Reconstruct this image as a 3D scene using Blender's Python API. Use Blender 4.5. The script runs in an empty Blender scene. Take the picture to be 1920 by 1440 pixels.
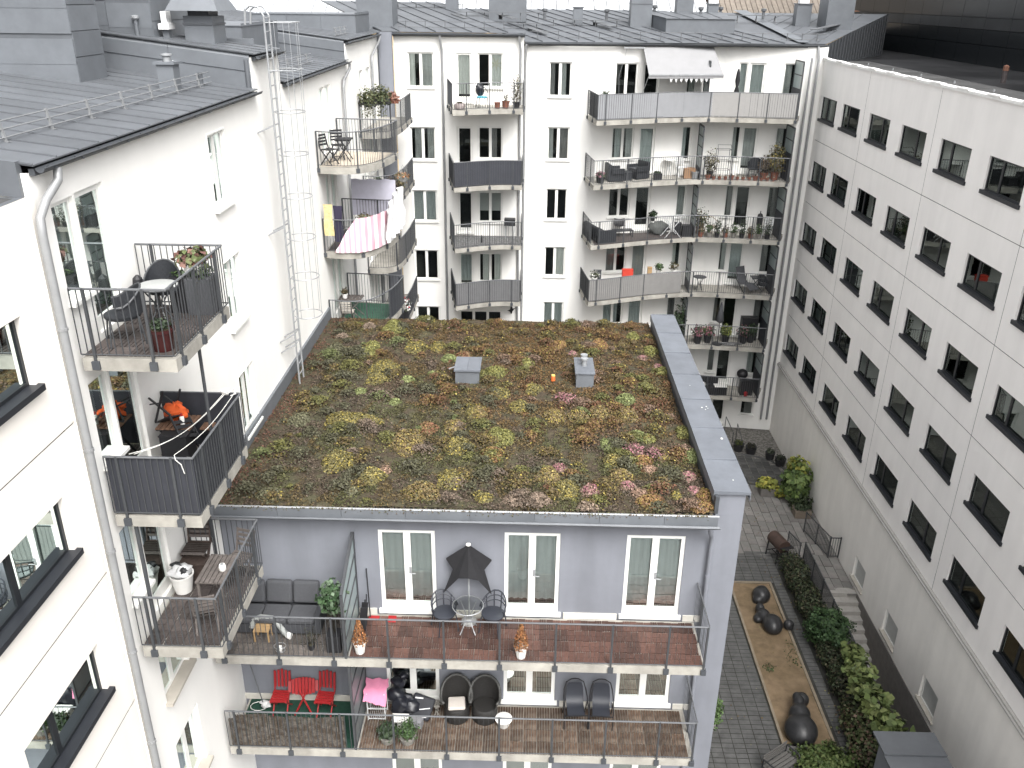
import bpy, math, random
import numpy as np
from mathutils import Vector, Matrix
V = Vector
random.seed(7); rng = np.random.default_rng(7)
S = bpy.context.scene
C = S.collection
R = math.radians
# ------------------------------------------------------------------ camera
cam = bpy.data.cameras.new('camera'); co = bpy.data.objects.new('camera', cam); C.objects.link(co)
cam.sensor_width = 36; cam.lens = 30.448; cam.clip_start = .1; cam.clip_end = 2000
co.matrix_world = Matrix(((0.99965741, -0.01911787, 0.01787634, 0), (0.02414447, 0.40989449, -0.91181333, 0),
                          (0.01010452, 0.91193257, 0.41021566, 0), (0, 0, 0, 1)))
S.camera = co
# ------------------------------------------------------------------ sky, sun, exposure
SUN_EL, SUN_AZ = 52, 155          # azimuth clockwise from +y
w = bpy.data.worlds.new('World'); S.world = w; w.use_nodes = True
nt = w.node_tree; bg = nt.nodes['Background']
sky = nt.nodes.new('ShaderNodeTexSky'); sky.sky_type = 'NISHITA'; sky.sun_disc = False
sky.sun_elevation = R(SUN_EL); sky.sun_rotation = R(SUN_AZ); sky.dust_density = 6; sky.air_density = 1.0; sky.altitude = 0
hs = nt.nodes.new('ShaderNodeHueSaturation'); hs.inputs['Saturation'].default_value = .10   # cloud cover greys the sky
nt.links.new(sky.outputs[0], hs.inputs['Color']); nt.links.new(hs.outputs[0], bg.inputs[0]); bg.inputs[1].default_value = .13
sl = bpy.data.lights.new('sun', 'SUN'); so = bpy.data.objects.new('sun', sl); C.objects.link(so)
sl.energy = 0.7; sl.angle = R(35); sl.color = (1, .97, .93)
d = V((math.sin(R(SUN_AZ)) * math.cos(R(SUN_EL)), math.cos(R(SUN_AZ)) * math.cos(R(SUN_EL)), math.sin(R(SUN_EL))))
so.rotation_euler = d.to_track_quat('Z', 'Y').to_euler()
S.view_settings.view_transform = 'Standard'; S.view_settings.look = 'None'; S.view_settings.gamma = 1
S.view_settings.exposure = 1.62
S.cycles.max_bounces = 6; S.cycles.diffuse_bounces = 4; S.cycles.glossy_bounces = 2; S.cycles.transparent_max_bounces = 10
S.cycles.caustics_reflective = False; S.cycles.caustics_refractive = False
GZ = -20.7                        # courtyard ground; z = 0 is the eye level of the photographer

# ------------------------------------------------------------------ materials
MATS = {}
def mat(name, rgb, rough=.7, metal=0., var=.08, scale=4., bump=0., bscale=60., rand=0., streak=0., spec=.4, col2=None, attr=False):
    if name in MATS: return MATS[name]
    m = bpy.data.materials.new(name); m.use_nodes = True; t = m.node_tree; p = t.nodes['Principled BSDF']
    p.inputs['Roughness'].default_value = rough; p.inputs['Metallic'].default_value = metal
    p.inputs['Specular IOR Level'].default_value = spec
    def N(k): return t.nodes.new('ShaderNode' + k)
    tc = N('TexCoord'); L = t.links.new
    nz = N('TexNoise'); nz.inputs['Scale'].default_value = scale; nz.inputs['Detail'].default_value = 5; nz.inputs['Roughness'].default_value = .65
    L(tc.outputs['Object'], nz.inputs['Vector'])
    mr = N('MapRange'); mr.inputs[1].default_value = .3; mr.inputs[2].default_value = .7
    mr.inputs[3].default_value = 1 - var; mr.inputs[4].default_value = 1 + var; L(nz.outputs[0], mr.inputs[0])
    fac = mr.outputs[0]
    def mul(a, b):
        q = N('Math'); q.operation = 'MULTIPLY'; L(a, q.inputs[0]); L(b, q.inputs[1]); return q.outputs[0]
    if streak:                      # rain streaks: noise stretched along z
        mp = N('Mapping'); mp.inputs['Scale'].default_value = (1.6, 1.6, .22); L(tc.outputs['Object'], mp.inputs[0])
        n2 = N('TexNoise'); n2.inputs['Scale'].default_value = 1.2; n2.inputs['Detail'].default_value = 6; L(mp.outputs[0], n2.inputs['Vector'])
        m2 = N('MapRange'); m2.inputs[1].default_value = .35; m2.inputs[2].default_value = .62
        m2.inputs[3].default_value = 1 - streak; m2.inputs[4].default_value = 1; L(n2.outputs[0], m2.inputs[0]); fac = mul(fac, m2.outputs[0])
    if rand:
        oi = N('ObjectInfo'); m3 = N('MapRange'); m3.inputs[3].default_value = 1 - rand; m3.inputs[4].default_value = 1 + rand
        L(oi.outputs['Random'], m3.inputs[0]); fac = mul(fac, m3.outputs[0])
    if attr:
        src = N('VertexColor'); src.layer_name = 'col'; base = src.outputs[0]
    elif col2:
        mx = N('MixRGB'); mx.inputs[1].default_value = (*rgb, 1); mx.inputs[2].default_value = (*col2, 1)
        n3 = N('TexNoise'); n3.inputs['Scale'].default_value = scale * .37; n3.inputs['Detail'].default_value = 4; L(tc.outputs['Object'], n3.inputs['Vector'])
        m4 = N('MapRange'); m4.inputs[1].default_value = .42; m4.inputs[2].default_value = .58; L(n3.outputs[0], m4.inputs[0]); L(m4.outputs[0], mx.inputs[0])
        base = mx.outputs[0]
    else:
        rg = N('RGB'); rg.outputs[0].default_value = (*rgb, 1); base = rg.outputs[0]
    vm = N('VectorMath'); vm.operation = 'SCALE'; L(base, vm.inputs[0]); L(fac, vm.inputs['Scale']); L(vm.outputs[0], p.inputs['Base Color'])
    if bump:
        nb = N('TexNoise'); nb.inputs['Scale'].default_value = bscale; nb.inputs['Detail'].default_value = 3; L(tc.outputs['Object'], nb.inputs['Vector'])
        bp = N('Bump'); bp.inputs['Strength'].default_value = bump; bp.inputs['Distance'].default_value = .02; L(nb.outputs[0], bp.inputs['Height']); L(bp.outputs[0], p.inputs['Normal'])
    m.diffuse_color = (*rgb, 1); MATS[name] = m; return m
def glass(name, tint=(.92, .945, .94), refl=1.0, rough=.015):
    m = bpy.data.materials.new(name); m.use_nodes = True; t = m.node_tree; L = t.links.new
    t.nodes.remove(t.nodes['Principled BSDF'])
    tr = t.nodes.new('ShaderNodeBsdfTransparent'); tr.inputs[0].default_value = (*tint, 1)
    gl = t.nodes.new('ShaderNodeBsdfGlossy'); gl.inputs['Roughness'].default_value = rough; gl.inputs[0].default_value = (.9, 1, .97, 1)
    fr = t.nodes.new('ShaderNodeFresnel'); fr.inputs[0].default_value = 1.6
    mm = t.nodes.new('ShaderNodeMath'); mm.operation = 'MULTIPLY'; mm.inputs[1].default_value = refl; L(fr.outputs[0], mm.inputs[0])
    # old float glass is never dead flat: a slow ripple bends the reflections
    nz = t.nodes.new('ShaderNodeTexNoise'); nz.inputs['Scale'].default_value = .9
    tc = t.nodes.new('ShaderNodeTexCoord'); L(tc.outputs['Object'], nz.inputs['Vector'])
    bp = t.nodes.new('ShaderNodeBump'); bp.inputs['Strength'].default_value = .03; bp.inputs['Distance'].default_value = .05; L(nz.outputs[0], bp.inputs['Height'])
    L(bp.outputs[0], gl.inputs['Normal'])
    mx = t.nodes.new('ShaderNodeMixShader'); L(mm.outputs[0], mx.inputs[0]); L(tr.outputs[0], mx.inputs[1]); L(gl.outputs[0], mx.inputs[2])
    L(mx.outputs[0], t.nodes['Material Output'].inputs[0]); MATS[name] = m; return m
PLASTER = mat('white_plaster', (.84, .83, .80), .85, var=.02, scale=.8, streak=.035, bump=.08)
PANELW = mat('white_panel', (.88, .855, .83), .8, var=.025, scale=.7, streak=.05, bump=.05)
CREAM = mat('cream_panel', (.82, .785, .73), .8, var=.025, scale=.7, streak=.03, bump=.05)
BLUEGREY = mat('blue_grey_plaster', (.19, .20, .226), .85, var=.06, scale=1.2, streak=.14, bump=.1)
PALEGREY = mat('pale_plinth', (.55, .53, .48), .8, var=.08)
ZINC = mat('roof_sheet', (.098, .105, .115), .5, var=.16, scale=1.1, rand=.10, spec=.5, bump=.12, bscale=5)
ZINC2 = mat('roof_sheet_pale', (.126, .136, .149), .5, var=.12, scale=2, rand=.08, spec=.5, bump=.05, bscale=4)
COPING = mat('coping_sheet', (.130, .141, .160), .5, var=.13, scale=2.2, rand=.06, bump=.12, bscale=3)
FLASH = mat('dark_flashing', (.055, .06, .067), .5, var=.1)
STEEL = mat('painted_steel', (.05, .053, .057), .5, var=.1)
STEEL2 = mat('handrail_steel', (.11, .115, .122), .45, var=.1)
GALV = mat('galvanised_steel', (.33, .34, .35), .42, metal=.35, var=.1, scale=9)
PIPE = mat('downpipe_metal', (.28, .285, .29), .45, metal=.3, var=.08)
CONCRETE = mat('slab_concrete', (.34, .325, .29), .85, var=.18, scale=3, streak=.25, bump=.2, bscale=30)
WFRAME = mat('white_window_paint', (.78, .78, .75), .5, var=.03)
DFRAME = mat('dark_window_metal', (.014, .016, .019), .45, var=.08)
DSILL = mat('dark_sill_metal', (.019, .021, .026), .45, var=.08)
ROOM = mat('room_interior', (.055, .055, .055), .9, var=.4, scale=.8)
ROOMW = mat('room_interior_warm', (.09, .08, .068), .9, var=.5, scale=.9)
GLASS = glass('window_glass', refl=.85)
GLASSD = glass('office_glass', tint=(.27, .35, .34), refl=1.05)
FROST = mat('frosted_glass', (.27, .32, .32), .3, var=.04)
CURT = [mat('curtain_grey', (.46, .465, .45), .9, var=.06), mat('curtain_green', (.50, .535, .525), .9, var=.05), mat('curtain_white', (.80, .80, .75), .9, var=.04),
        mat('curtain_dark', (.25, .24, .235), .9, var=.06)]
BLIND = mat('roller_blind', (.47, .47, .45), .9, var=.03)
BLACK = mat('black_plastic', (.018, .018, .02), .5, var=.1)
LEAF = mat('leaf', (.1, .2, .05), .6, var=.12, scale=20, attr=True, spec=.3)

# ------------------------------------------------------------------ mesh helpers
OFF = {}
class MB:
    def __init__(s): s.v = []; s.f = []; s.uvsm = False
    def add(s, vs, fs):
        n = len(s.v); s.v += [tuple(p) for p in vs]; s.f += [tuple(i + n for i in f) for f in fs]; return s
    def box(s, x0, x1, y0, y1, z0, z1):
        return s.add([(x0, y0, z0), (x1, y0, z0), (x1, y1, z0), (x0, y1, z0), (x0, y0, z1), (x1, y0, z1), (x1, y1, z1), (x0, y1, z1)],
                     [(0, 3, 2, 1), (4, 5, 6, 7), (0, 1, 5, 4), (1, 2, 6, 5), (2, 3, 7, 6), (3, 0, 4, 7)])
    def obox(s, O, U, N, u0, u1, d0, d1, v0, v1):       # box in a wall frame: u along, d along the outward normal, v up
        Z = V((0, 0, 1))
        return s.add([O + U * u + N * dd + Z * v for v in (v0, v1) for (u, dd) in ((u0, d0), (u1, d0), (u1, d1), (u0, d1))],
                     [(0, 3, 2, 1), (4, 5, 6, 7), (0, 1, 5, 4), (1, 2, 6, 5), (2, 3, 7, 6), (3, 0, 4, 7)])
    def bar(s, p, q, w=.02, h=None, up=(0, 0, 1)):      # square beam between two points
        p, q = V(p), V(q); h = h or w; a = (q - p).normalized(); up = V(up)
        if abs(a.dot(up)) > .98: up = V((0, 1, 0)) if abs(a.y) < .9 else V((1, 0, 0))
        b = a.cross(up).normalized(); c = b.cross(a)
        b = b * (w / 2); c = c * (h / 2)
        return s.add([p - b - c, p + b - c, p + b + c, p - b + c, q - b - c, q + b - c, q + b + c, q - b + c],
                     [(0, 1, 2, 3), (7, 6, 5, 4), (0, 4, 5, 1), (1, 5, 6, 2), (2, 6, 7, 3), (3, 7, 4, 0)])
    def tube(s, pts, r, n=6, closed=False, cap=True):
        pts = [V(p) for p in pts]; k = len(pts); rr = r if isinstance(r, (list, tuple)) else [r] * k; base = len(s.v); prev = None
        for i, p in enumerate(pts):
            if closed: a = (pts[(i + 1) % k] - pts[i - 1])
            else: a = pts[min(i + 1, k - 1)] - pts[max(i - 1, 0)]
            a = a.normalized()
            if prev is None:
                t = V((0, 0, 1)) if abs(a.z) < .9 else V((1, 0, 0)); b = a.cross(t).normalized()
            else: b = (prev - a * prev.dot(a)).normalized()
            prev = b; c = a.cross(b)
            for j in range(n):
                an = 2 * math.pi * j / n; s.v.append(tuple(p + (b * math.cos(an) + c * math.sin(an)) * rr[i]))
        for i in range(k if closed else k - 1):
            for j in range(n):
                i2 = (i + 1) % k
                s.f.append((base + i * n + j, base + i * n + (j + 1) % n, base + i2 * n + (j + 1) % n, base + i2 * n + j))
        if cap and not closed:
            s.f.append(tuple(base + j for j in reversed(range(n)))); s.f.append(tuple(base + (k - 1) * n + j for j in range(n)))
        return s
    def lathe(s, prof, c=(0, 0, 0), n=16, sx=1, sy=1):   # profile of (radius, z)
        b = len(s.v); c = V(c)
        for r, z in prof:
            for j in range(n):
                a = 2 * math.pi * j / n; s.v.append((c.x + r * sx * math.cos(a), c.y + r * sy * math.sin(a), c.z + z))
        for i in range(len(prof) - 1):
            for j in range(n): s.f.append((b + i * n + j, b + i * n + (j + 1) % n, b + (i + 1) * n + (j + 1) % n, b + (i + 1) * n + j))
        s.f.append(tuple(b + j for j in reversed(range(n)))); s.f.append(tuple(b + (len(prof) - 1) * n + j for j in range(n)))
        return s
    def prism(s, pts, z0, z1):
        n = len(pts); zz = (lambda z, p: z(p) if callable(z) else z)
        return s.add([(x, y, zz(z0, (x, y))) for x, y in pts] + [(x, y, zz(z1, (x, y))) for x, y in pts],
                     [tuple(reversed(range(n))), tuple(range(n, 2 * n))] + [(i, (i + 1) % n, n + (i + 1) % n, n + i) for i in range(n)])
    def sheet(s, grid):                                   # grid of points [i][j]
        b = len(s.v); n = len(grid[0])
        for row in grid: s.v += [tuple(p) for p in row]
        for i in range(len(grid) - 1):
            for j in range(n - 1): s.f.append((b + i * n + j, b + i * n + j + 1, b + (i + 1) * n + j + 1, b + (i + 1) * n + j))
        return s
    def ball(s, c, rx, ry=None, rz=None, n=12, m=8, jit=0):
        ry = ry or rx; rz = rz or rx; c = V(c); b = len(s.v)
        for i in range(1, m):
            t = math.pi * i / m
            for j in range(n):
                a = 2 * math.pi * j / n; k = 1 + random.uniform(-jit, jit)
                s.v.append((c.x + rx * k * math.sin(t) * math.cos(a), c.y + ry * k * math.sin(t) * math.sin(a), c.z + rz * k * math.cos(t)))
        s.v += [(c.x, c.y, c.z + rz), (c.x, c.y, c.z - rz)]; T = b + (m - 1) * n; D = T + 1
        for i in range(m - 2):
            for j in range(n): s.f.append((b + i * n + j, b + (i + 1) * n + j, b + (i + 1) * n + (j + 1) % n, b + i * n + (j + 1) % n))
        for j in range(n):
            s.f.append((T, b + j, b + (j + 1) % n)); s.f.append((D, b + (m - 2) * n + (j + 1) % n, b + (m - 2) * n + j))
        return s
    def mesh(s, name, m):
        me = bpy.data.meshes.new(name); me.from_pydata(s.v, [], s.f); me.materials.append(m); me.update(); return me
    def ob(s, name, m, parent=None, smooth=False, **kw):
        me = s.mesh(name, m)
        if smooth:
            me.polygons.foreach_set('use_smooth', [True] * len(me.polygons))
            if smooth is not True: me.set_sharp_from_angle(angle=R(smooth))
        return link(name, me, parent, **kw)
def link(name, me, parent=None, label=None, cat=None, group=None, kind=None, loc=None, rot=None):
    o = bpy.data.objects.new(name, me); C.objects.link(o)
    if parent is not None:
        o.parent = parent
        if parent.name in OFF: o.matrix_parent_inverse = Matrix.Translation(-OFF[parent.name])
    if loc is not None: o.location = loc
    if rot is not None: o.rotation_euler = rot if hasattr(rot, '__len__') else (0, 0, rot)
    tag(o, label, cat, group, kind); return o
def tag(o, label=None, cat=None, group=None, kind=None):
    if label: o['label'] = label
    if cat: o['category'] = cat
    if group: o['group'] = group
    if kind: o['kind'] = kind
    return o
def thing(name, label, cat, loc=(0, 0, 0), rotz=0, group=None, world=False):
    o = bpy.data.objects.new(name, None); C.objects.link(o); o.empty_display_size = .2
    o.location = loc; o.rotation_euler = (0, 0, rotz); tag(o, label, cat, group)
    if world: OFF[o.name] = V(loc)                        # its parts are written in world coordinates
    return o
def dup(root, loc, rotz, label=None, group=None):
    def cp(o, par):
        c = o.copy(); C.objects.link(c); c.parent = par
        if par is not None: c.matrix_parent_inverse = o.matrix_parent_inverse.copy()
        for k in list(o.children): cp(k, c)
        return c
    r = cp(root, None); r.location = loc; r.rotation_euler = (0, 0, rotz); tag(r, label, None, group); return r
def quads(name, cen, nrm, size, col, m, parent=None, aspect=1.0, **kw):
    """many small leaf faces from numpy arrays: centre, normal, size, colour"""
    n = len(cen); rnd = rng.normal(size=(n, 3)); nrm = nrm / np.linalg.norm(nrm, axis=1, keepdims=True)
    a = np.cross(nrm, rnd); a /= np.linalg.norm(a, axis=1, keepdims=True); b = np.cross(nrm, a)
    sz = size[:, None]; a = a * sz * aspect; b = b * sz
    vs = np.stack([cen - a, cen - b * .8 + nrm * sz * .25, cen + a, cen + b * .8 + nrm * sz * .25], 1).reshape(-1, 3)
    me = bpy.data.meshes.new(name); me.vertices.add(4 * n); me.vertices.foreach_set('co', vs.astype(np.float32).ravel())
    me.loops.add(4 * n); me.loops.foreach_set('vertex_index', np.arange(4 * n, dtype=np.int32))
    me.polygons.add(n); me.polygons.foreach_set('loop_start', np.arange(0, 4 * n, 4, dtype=np.int32))
    at = me.color_attributes.new('col', 'FLOAT_COLOR', 'POINT')
    cc = np.ones((4 * n, 4), np.float32); cc[:, :3] = np.repeat(col, 4, 0); at.data.foreach_set('color', cc.ravel())
    me.materials.append(m); me.update(calc_edges=True); return link(name, me, parent, **kw)
def pal(cols, n, jit=.18):
    c = np.array(cols)[rng.integers(0, len(cols), n)]; return np.clip(c * (1 + rng.normal(0, jit, (n, 1))), .002, 1)
def bush(name, c, rx, ry, rz, n, size, cols, parent=None, shell=.55, holes=0, **kw):
    u = rng.normal(size=(n, 3)); u /= np.linalg.norm(u, axis=1, keepdims=True); r = shell + (1 - shell) * rng.random(n) ** .6
    k = 1 + .22 * np.sin(u[:, 0] * 7 + c[0]) * np.sin(u[:, 1] * 6 + c[1] * 2) + .15 * np.sin(u[:, 2] * 9 + c[0] * 3)
    p = u * (r * k)[:, None] * np.array([rx, ry, rz]) + np.array(c)
    nn = u + rng.normal(0, .7, (n, 3)); nn[:, 2] += .5
    return quads(name, p, nn, size * (.6 + .8 * rng.random(n)), pal(cols, n), LEAF, parent, 1.0, **kw)

# ------------------------------------------------------------------ walls with openings
def holed(mb, O, U, N, u0, u1, v0, v1, holes, depth):
    Z = V((0, 0, 1)); us = sorted({u0, u1, *[min(max(h[i], u0), u1) for h in holes for i in (0, 1)]}); vs = sorted({v0, v1, *[min(max(h[i], v0), v1) for h in holes for i in (2, 3)]})
    P = lambda u, v, dd=0: O + U * u + Z * v - N * dd
    for a, b in zip(us, us[1:]):
        for c, e in zip(vs, vs[1:]):
            mu, mv = (a + b) / 2, (c + e) / 2
            if any(h[0] < mu < h[1] and h[2] < mv < h[3] for h in holes): continue
            mb.add([P(a, c), P(b, c), P(b, e), P(a, e)], [(0, 1, 2, 3)])
    for h in holes:
        a, b, c, e = h
        q = [P(a, c), P(b, c), P(b, e), P(a, e)]; k = [P(a, c, depth), P(b, c, depth), P(b, e, depth), P(a, e, depth)]
        mb.add(q + k, [(0, 4, 5, 1), (1, 5, 6, 2), (2, 6, 7, 3), (3, 7, 4, 0)])
    return mb
def curtain(parent, O, U, N, u0, u1, v0, v1, dd, m, amp=.025, wl=.16, name='curtain', hang=0.):
    n = max(6, int((u1 - u0) / .03)); Z = V((0, 0, 1)); ph = random.random() * 6
    row = [u0 + (u1 - u0) * i / n for i in range(n + 1)]
    dsp = [amp * math.sin(2 * math.pi * u / wl + ph + .8 * math.sin(u * 5)) for u in row]
    g = [[O + U * u + Z * v1 - N * (dd + a * .6) for u, a in zip(row, dsp)],
         [O + U * u + Z * (v0 + hang * (.4 + a / amp * .5)) - N * (dd + a) for u, a in zip(row, dsp)]]
    return MB().sheet(g).ob(name, m, parent, smooth=True)
class Wall:
    def __init__(s, parent, O, U, N, u0, u1, v0, v1, m, depth=.22, name='wall', room=ROOM):
        s.p, s.O, s.U, s.N = parent, V(O), V(U).normalized(), V(N).normalized(); s.b = (u0, u1, v0, v1); s.m = m; s.d = depth; s.h = []; s.n = name; s.room = room
    def win(s, u0, u1, v0, v1, rec=.07, fm=WFRAME, leaves=2, fw=.07, sill=WFRAME, sillw=.10, gl=GLASS, cur=None, door=False, handle=False, name=None, casing=0, split=None, sillh=.05):
        s.h.append((u0, u1, v0, v1)); O, U, N = s.O, s.U, s.N
        mb = MB(); t = .05; bot = fw * (2.2 if door else 1)
        mb.obox(O, U, N, u0, u1, -rec - t, -rec, v0, v0 + bot); mb.obox(O, U, N, u0, u1, -rec - t, -rec, v1 - fw, v1)
        edges = [u0] + ([split] if split else [u0 + (u1 - u0) * i / leaves for i in range(1, leaves)]) + [u1]
        if split: leaves = 2
        for i, u in enumerate(edges):
            a, b = (u, u + fw) if i == 0 else (u - fw, u) if i == leaves else (u - fw * .9, u + fw * .9)
            mb.obox(O, U, N, a, b, -rec - t, -rec, v0 + bot, v1 - fw)
        if casing:
            c = casing
            mb.obox(O, U, N, u0 - c, u1 + c, 0, .02, v1 + .001, v1 + c); mb.obox(O, U, N, u0 - c, u0 - .001, 0, .02, v0, v1 + .001); mb.obox(O, U, N, u1 + .001, u1 + c, 0, .02, v0, v1 + .001)
        w = mb.ob(name or ('door' if door else 'window'), fm, s.p)
        for i in range(leaves):
            a = edges[i] + (fw if i == 0 else fw * .9); b = edges[i + 1] - (fw if i == leaves - 1 else fw * .9)
            MB().obox(O, U, N, a, b, -rec - .03, -rec - .022, v0 + bot, v1 - fw).ob('pane', gl, w)
            if cur:
                cu = cur[i % len(cur)] if isinstance(cur, (list, tuple)) else cur
                if cu is BLIND: MB().obox(O, U, N, a, b, -rec - .09, -rec - .08, v0 + bot + random.choice((0, .0, .45)), v1 - fw).ob('blind', cu, w)
                elif cu is not None:
                    f = random.choice(((0, 1), (0, .55), (.3, 1))) if not door else (0, 1)
                    curtain(w, O, U, N, a + (b - a) * f[0], a + (b - a) * f[1], v0 + bot + (.1 if door else 0), v1 - fw, rec + .085, cu, amp=.02)
        if sill is not None:
            MB().obox(O, U, N, u0 - .06, u1 + .06, -rec + .002, sillw, v0 - sillh, v0 + .012).ob('sill', sill, w)
        if handle:
            uu = edges[1] if leaves > 1 else u1; vv = v0 + (v1 - v0) * .47
            q = lambda u, dd, v: O + U * u + N * dd + V((0, 0, v))
            MB().tube([q(uu + .05, -rec, vv), q(uu + .05, -rec + .05, vv), q(uu + .17, -rec + .05, vv - .005)], .011, 5).obox(O, U, N, uu + .025, uu + .075, -rec, -rec + .012, vv - .03, vv + .14).ob('handle', GALV, w)
        return w
    def done(s, room=True, back=1.4):
        u0, u1, v0, v1 = s.b; O, U, N = s.O, s.U, s.N
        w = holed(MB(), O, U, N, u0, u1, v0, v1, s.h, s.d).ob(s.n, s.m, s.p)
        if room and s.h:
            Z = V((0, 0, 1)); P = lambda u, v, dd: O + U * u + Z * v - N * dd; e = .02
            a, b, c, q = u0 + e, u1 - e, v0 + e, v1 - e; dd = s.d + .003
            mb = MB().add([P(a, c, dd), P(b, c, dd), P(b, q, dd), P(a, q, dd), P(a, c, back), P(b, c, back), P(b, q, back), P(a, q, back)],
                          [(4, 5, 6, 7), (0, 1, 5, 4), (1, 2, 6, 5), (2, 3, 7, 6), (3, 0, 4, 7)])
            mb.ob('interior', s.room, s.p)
        return w
# ------------------------------------------------------------------ balconies
def along(pts, step, closed=False):
    out = []; L = [0]
    for a, b in zip(pts, pts[1:]): L.append(L[-1] + math.dist(a, b))
    n = max(1, round(L[-1] / step)); i = 0
    for k in range(n + 1):
        t = L[-1] * k / n
        while i < len(pts) - 2 and t > L[i + 1]: i += 1
        f = (t - L[i]) / max(1e-6, L[i + 1] - L[i]); out.append((pts[i][0] + (pts[i + 1][0] - pts[i][0]) * f, pts[i][1] + (pts[i + 1][1] - pts[i][1]) * f))
    return out
def sub(pts, t0, t1):
    a = along(pts, .05); n = len(a); return a[int(t0 * (n - 1)):int(t1 * (n - 1)) + 1]
def balcony(parent, edge, back, z, th=.2, rail=1.06, post=1.25, bar=.105, screens=(), floor=None, brackets=True, posts_at=None, bars=True, slabm=CONCRETE, bw=lambda x: .013):
    """edge: outer polyline (x,y) from wall to wall; back: points that close the slab along the wall"""
    sl = MB().prism(list(edge) + list(back), z - th, z).ob('balcony', slabm, parent)
    e = [(x, y) for x, y in edge]
    MB().tube([(x, y, z + rail) for x, y in e], .020, 6).ob('handrail', STEEL2, sl)
    MB().tube([(x, y, z + .06) for x, y in e], .012, 5).ob('bottom_rail', STEEL, sl)
    if bars:
        mb = MB()
        for x, y in along(e, bar): mb.bar((x, y, z + .06), (x, y, z + rail), bw(x))
        mb.ob('balustrade', STEEL, sl, kind='stuff')
    for x, y in (posts_at or along(e, post)):
        MB().box(x - .02, x + .02, y - .02, y + .02, z - th * .75, z + rail + .012).ob('post', STEEL, sl)
        if brackets: MB().box(x - .055, x + .055, y - .045, y + .045, z - th * .85, z - th * .2).ob('bracket', FLASH, sl)
    cx = sum(p[0] for p in list(edge) + list(back)) / (len(edge) + len(back)); cy = sum(p[1] for p in list(edge) + list(back)) / (len(edge) + len(back))
    for t0, t1, m, h0, h1, wav in screens:
        pts = sub(e, t0, t1)
        def off(p, dd):
            v = V((cx - p[0], cy - p[1])); v.normalize(); return (p[0] + v.x * dd, p[1] + v.y * dd)
        rows = [[(*off(p, .03 + wav * math.sin(i * 1.1)), z + h) for i, p in enumerate(pts)] for h in (h0, h1)]
        MB().sheet(rows).ob('rail_screen', m, sl)
    if floor: floor(sl)
    return sl
# =================================================================== SETTING AND BUILDINGS
X, Y, Z = V((1, 0, 0)), V((0, 1, 0)), V((0, 0, 1))
EARTH = mat('courtyard_bed', (.075, .07, .065), .9, var=.2, scale=2, bump=.3)
CITY = mat('city_ground', (.12, .115, .11), .9, var=.2, scale=.2)
gr = MB().box(-400, 11.21, -60, 900, GZ - .6, GZ - .05).box(12.72, 500, -60, 900, GZ - .6, GZ - .05).box(11.21, 12.72, 27.5, 900, GZ - .6, GZ - .05).box(11.21, 12.72, -60, 18, GZ - .6, GZ - .05).box(11.21, 12.72, 18, 27.5, GZ - 3.5, GZ - 3).ob('ground', CITY, kind='structure')
def roofpanel(parent, a, b, c, d, m, th=.02, seam=.022, name='roof_panel'):
    """sheet between eave points a,b and ridge points c,d, with its standing seam on the a-d edge"""
    a, b, c, d = map(V, (a, b, c, d)); g = (b - a).normalized() * .006; up = V((0, 0, th))
    a2, b2, c2, d2 = a + g, b - g, c - g, d + g
    mb = MB().add([a2, b2, c2, d2, a2 + up, b2 + up, c2 + up, d2 + up], [(3, 2, 1, 0), (4, 5, 6, 7), (0, 1, 5, 4), (1, 2, 6, 5), (2, 3, 7, 6), (3, 0, 4, 7)])
    mb.bar(a2 + up * 1.0 + V((0, 0, seam / 2)), d2 + up + V((0, 0, seam / 2)), .022, seam)
    return mb.ob(name, m, parent)
def gutter(parent, p, q, r=.065, m=FLASH, name='gutter', out=V((1, 0, 0))):
    p, q = V(p), V(q); g = []
    for t in (p, q): g.append([t + out * (r * math.cos(a)) + Z * (r * math.sin(a)) for a in [math.pi + math.pi * i / 6 for i in range(7)]])
    mb = MB().sheet(g); mb.tube([p + out * r, q + out * r], .010, 5); return mb.ob(name, m, parent, smooth=40)
def snowguard(parent, p, q, n, rows=3, h=.22, lean=V((0, 0, 0)), m=GALV, name='snow_guard'):
    p, q = V(p), V(q); mb = MB()
    for k in range(rows): o = Z * (.06 + h * k / max(1, rows - 1)) + lean * (k / max(1, rows - 1)); mb.tube([p + o, q + o], .011, 5)
    root = mb.ob(name, m, parent)
    for i in range(n):
        b = p + (q - p) * ((i + .4) / n); MB().bar(b, b + Z * (h + .09) + lean, .03, .05).bar(b - Z * .005, b - lean * 1.3 + Z * .01, .05, .012).ob('bracket', m, root)
    return root
def downpipe(parent, pts, r=.05, m=PIPE, clips=(), name='downpipe'):
    o = MB().tube(pts, r, 10).ob(name, m, parent, smooth=50)
    for c in clips: MB().tube([V(c) - Z * .02, V(c) + Z * .02], r * 1.22, 10).ob('clip', m, o)
    return o
STEEL3 = mat('snow_guard_steel', (.20, .205, .21), .5)
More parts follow.
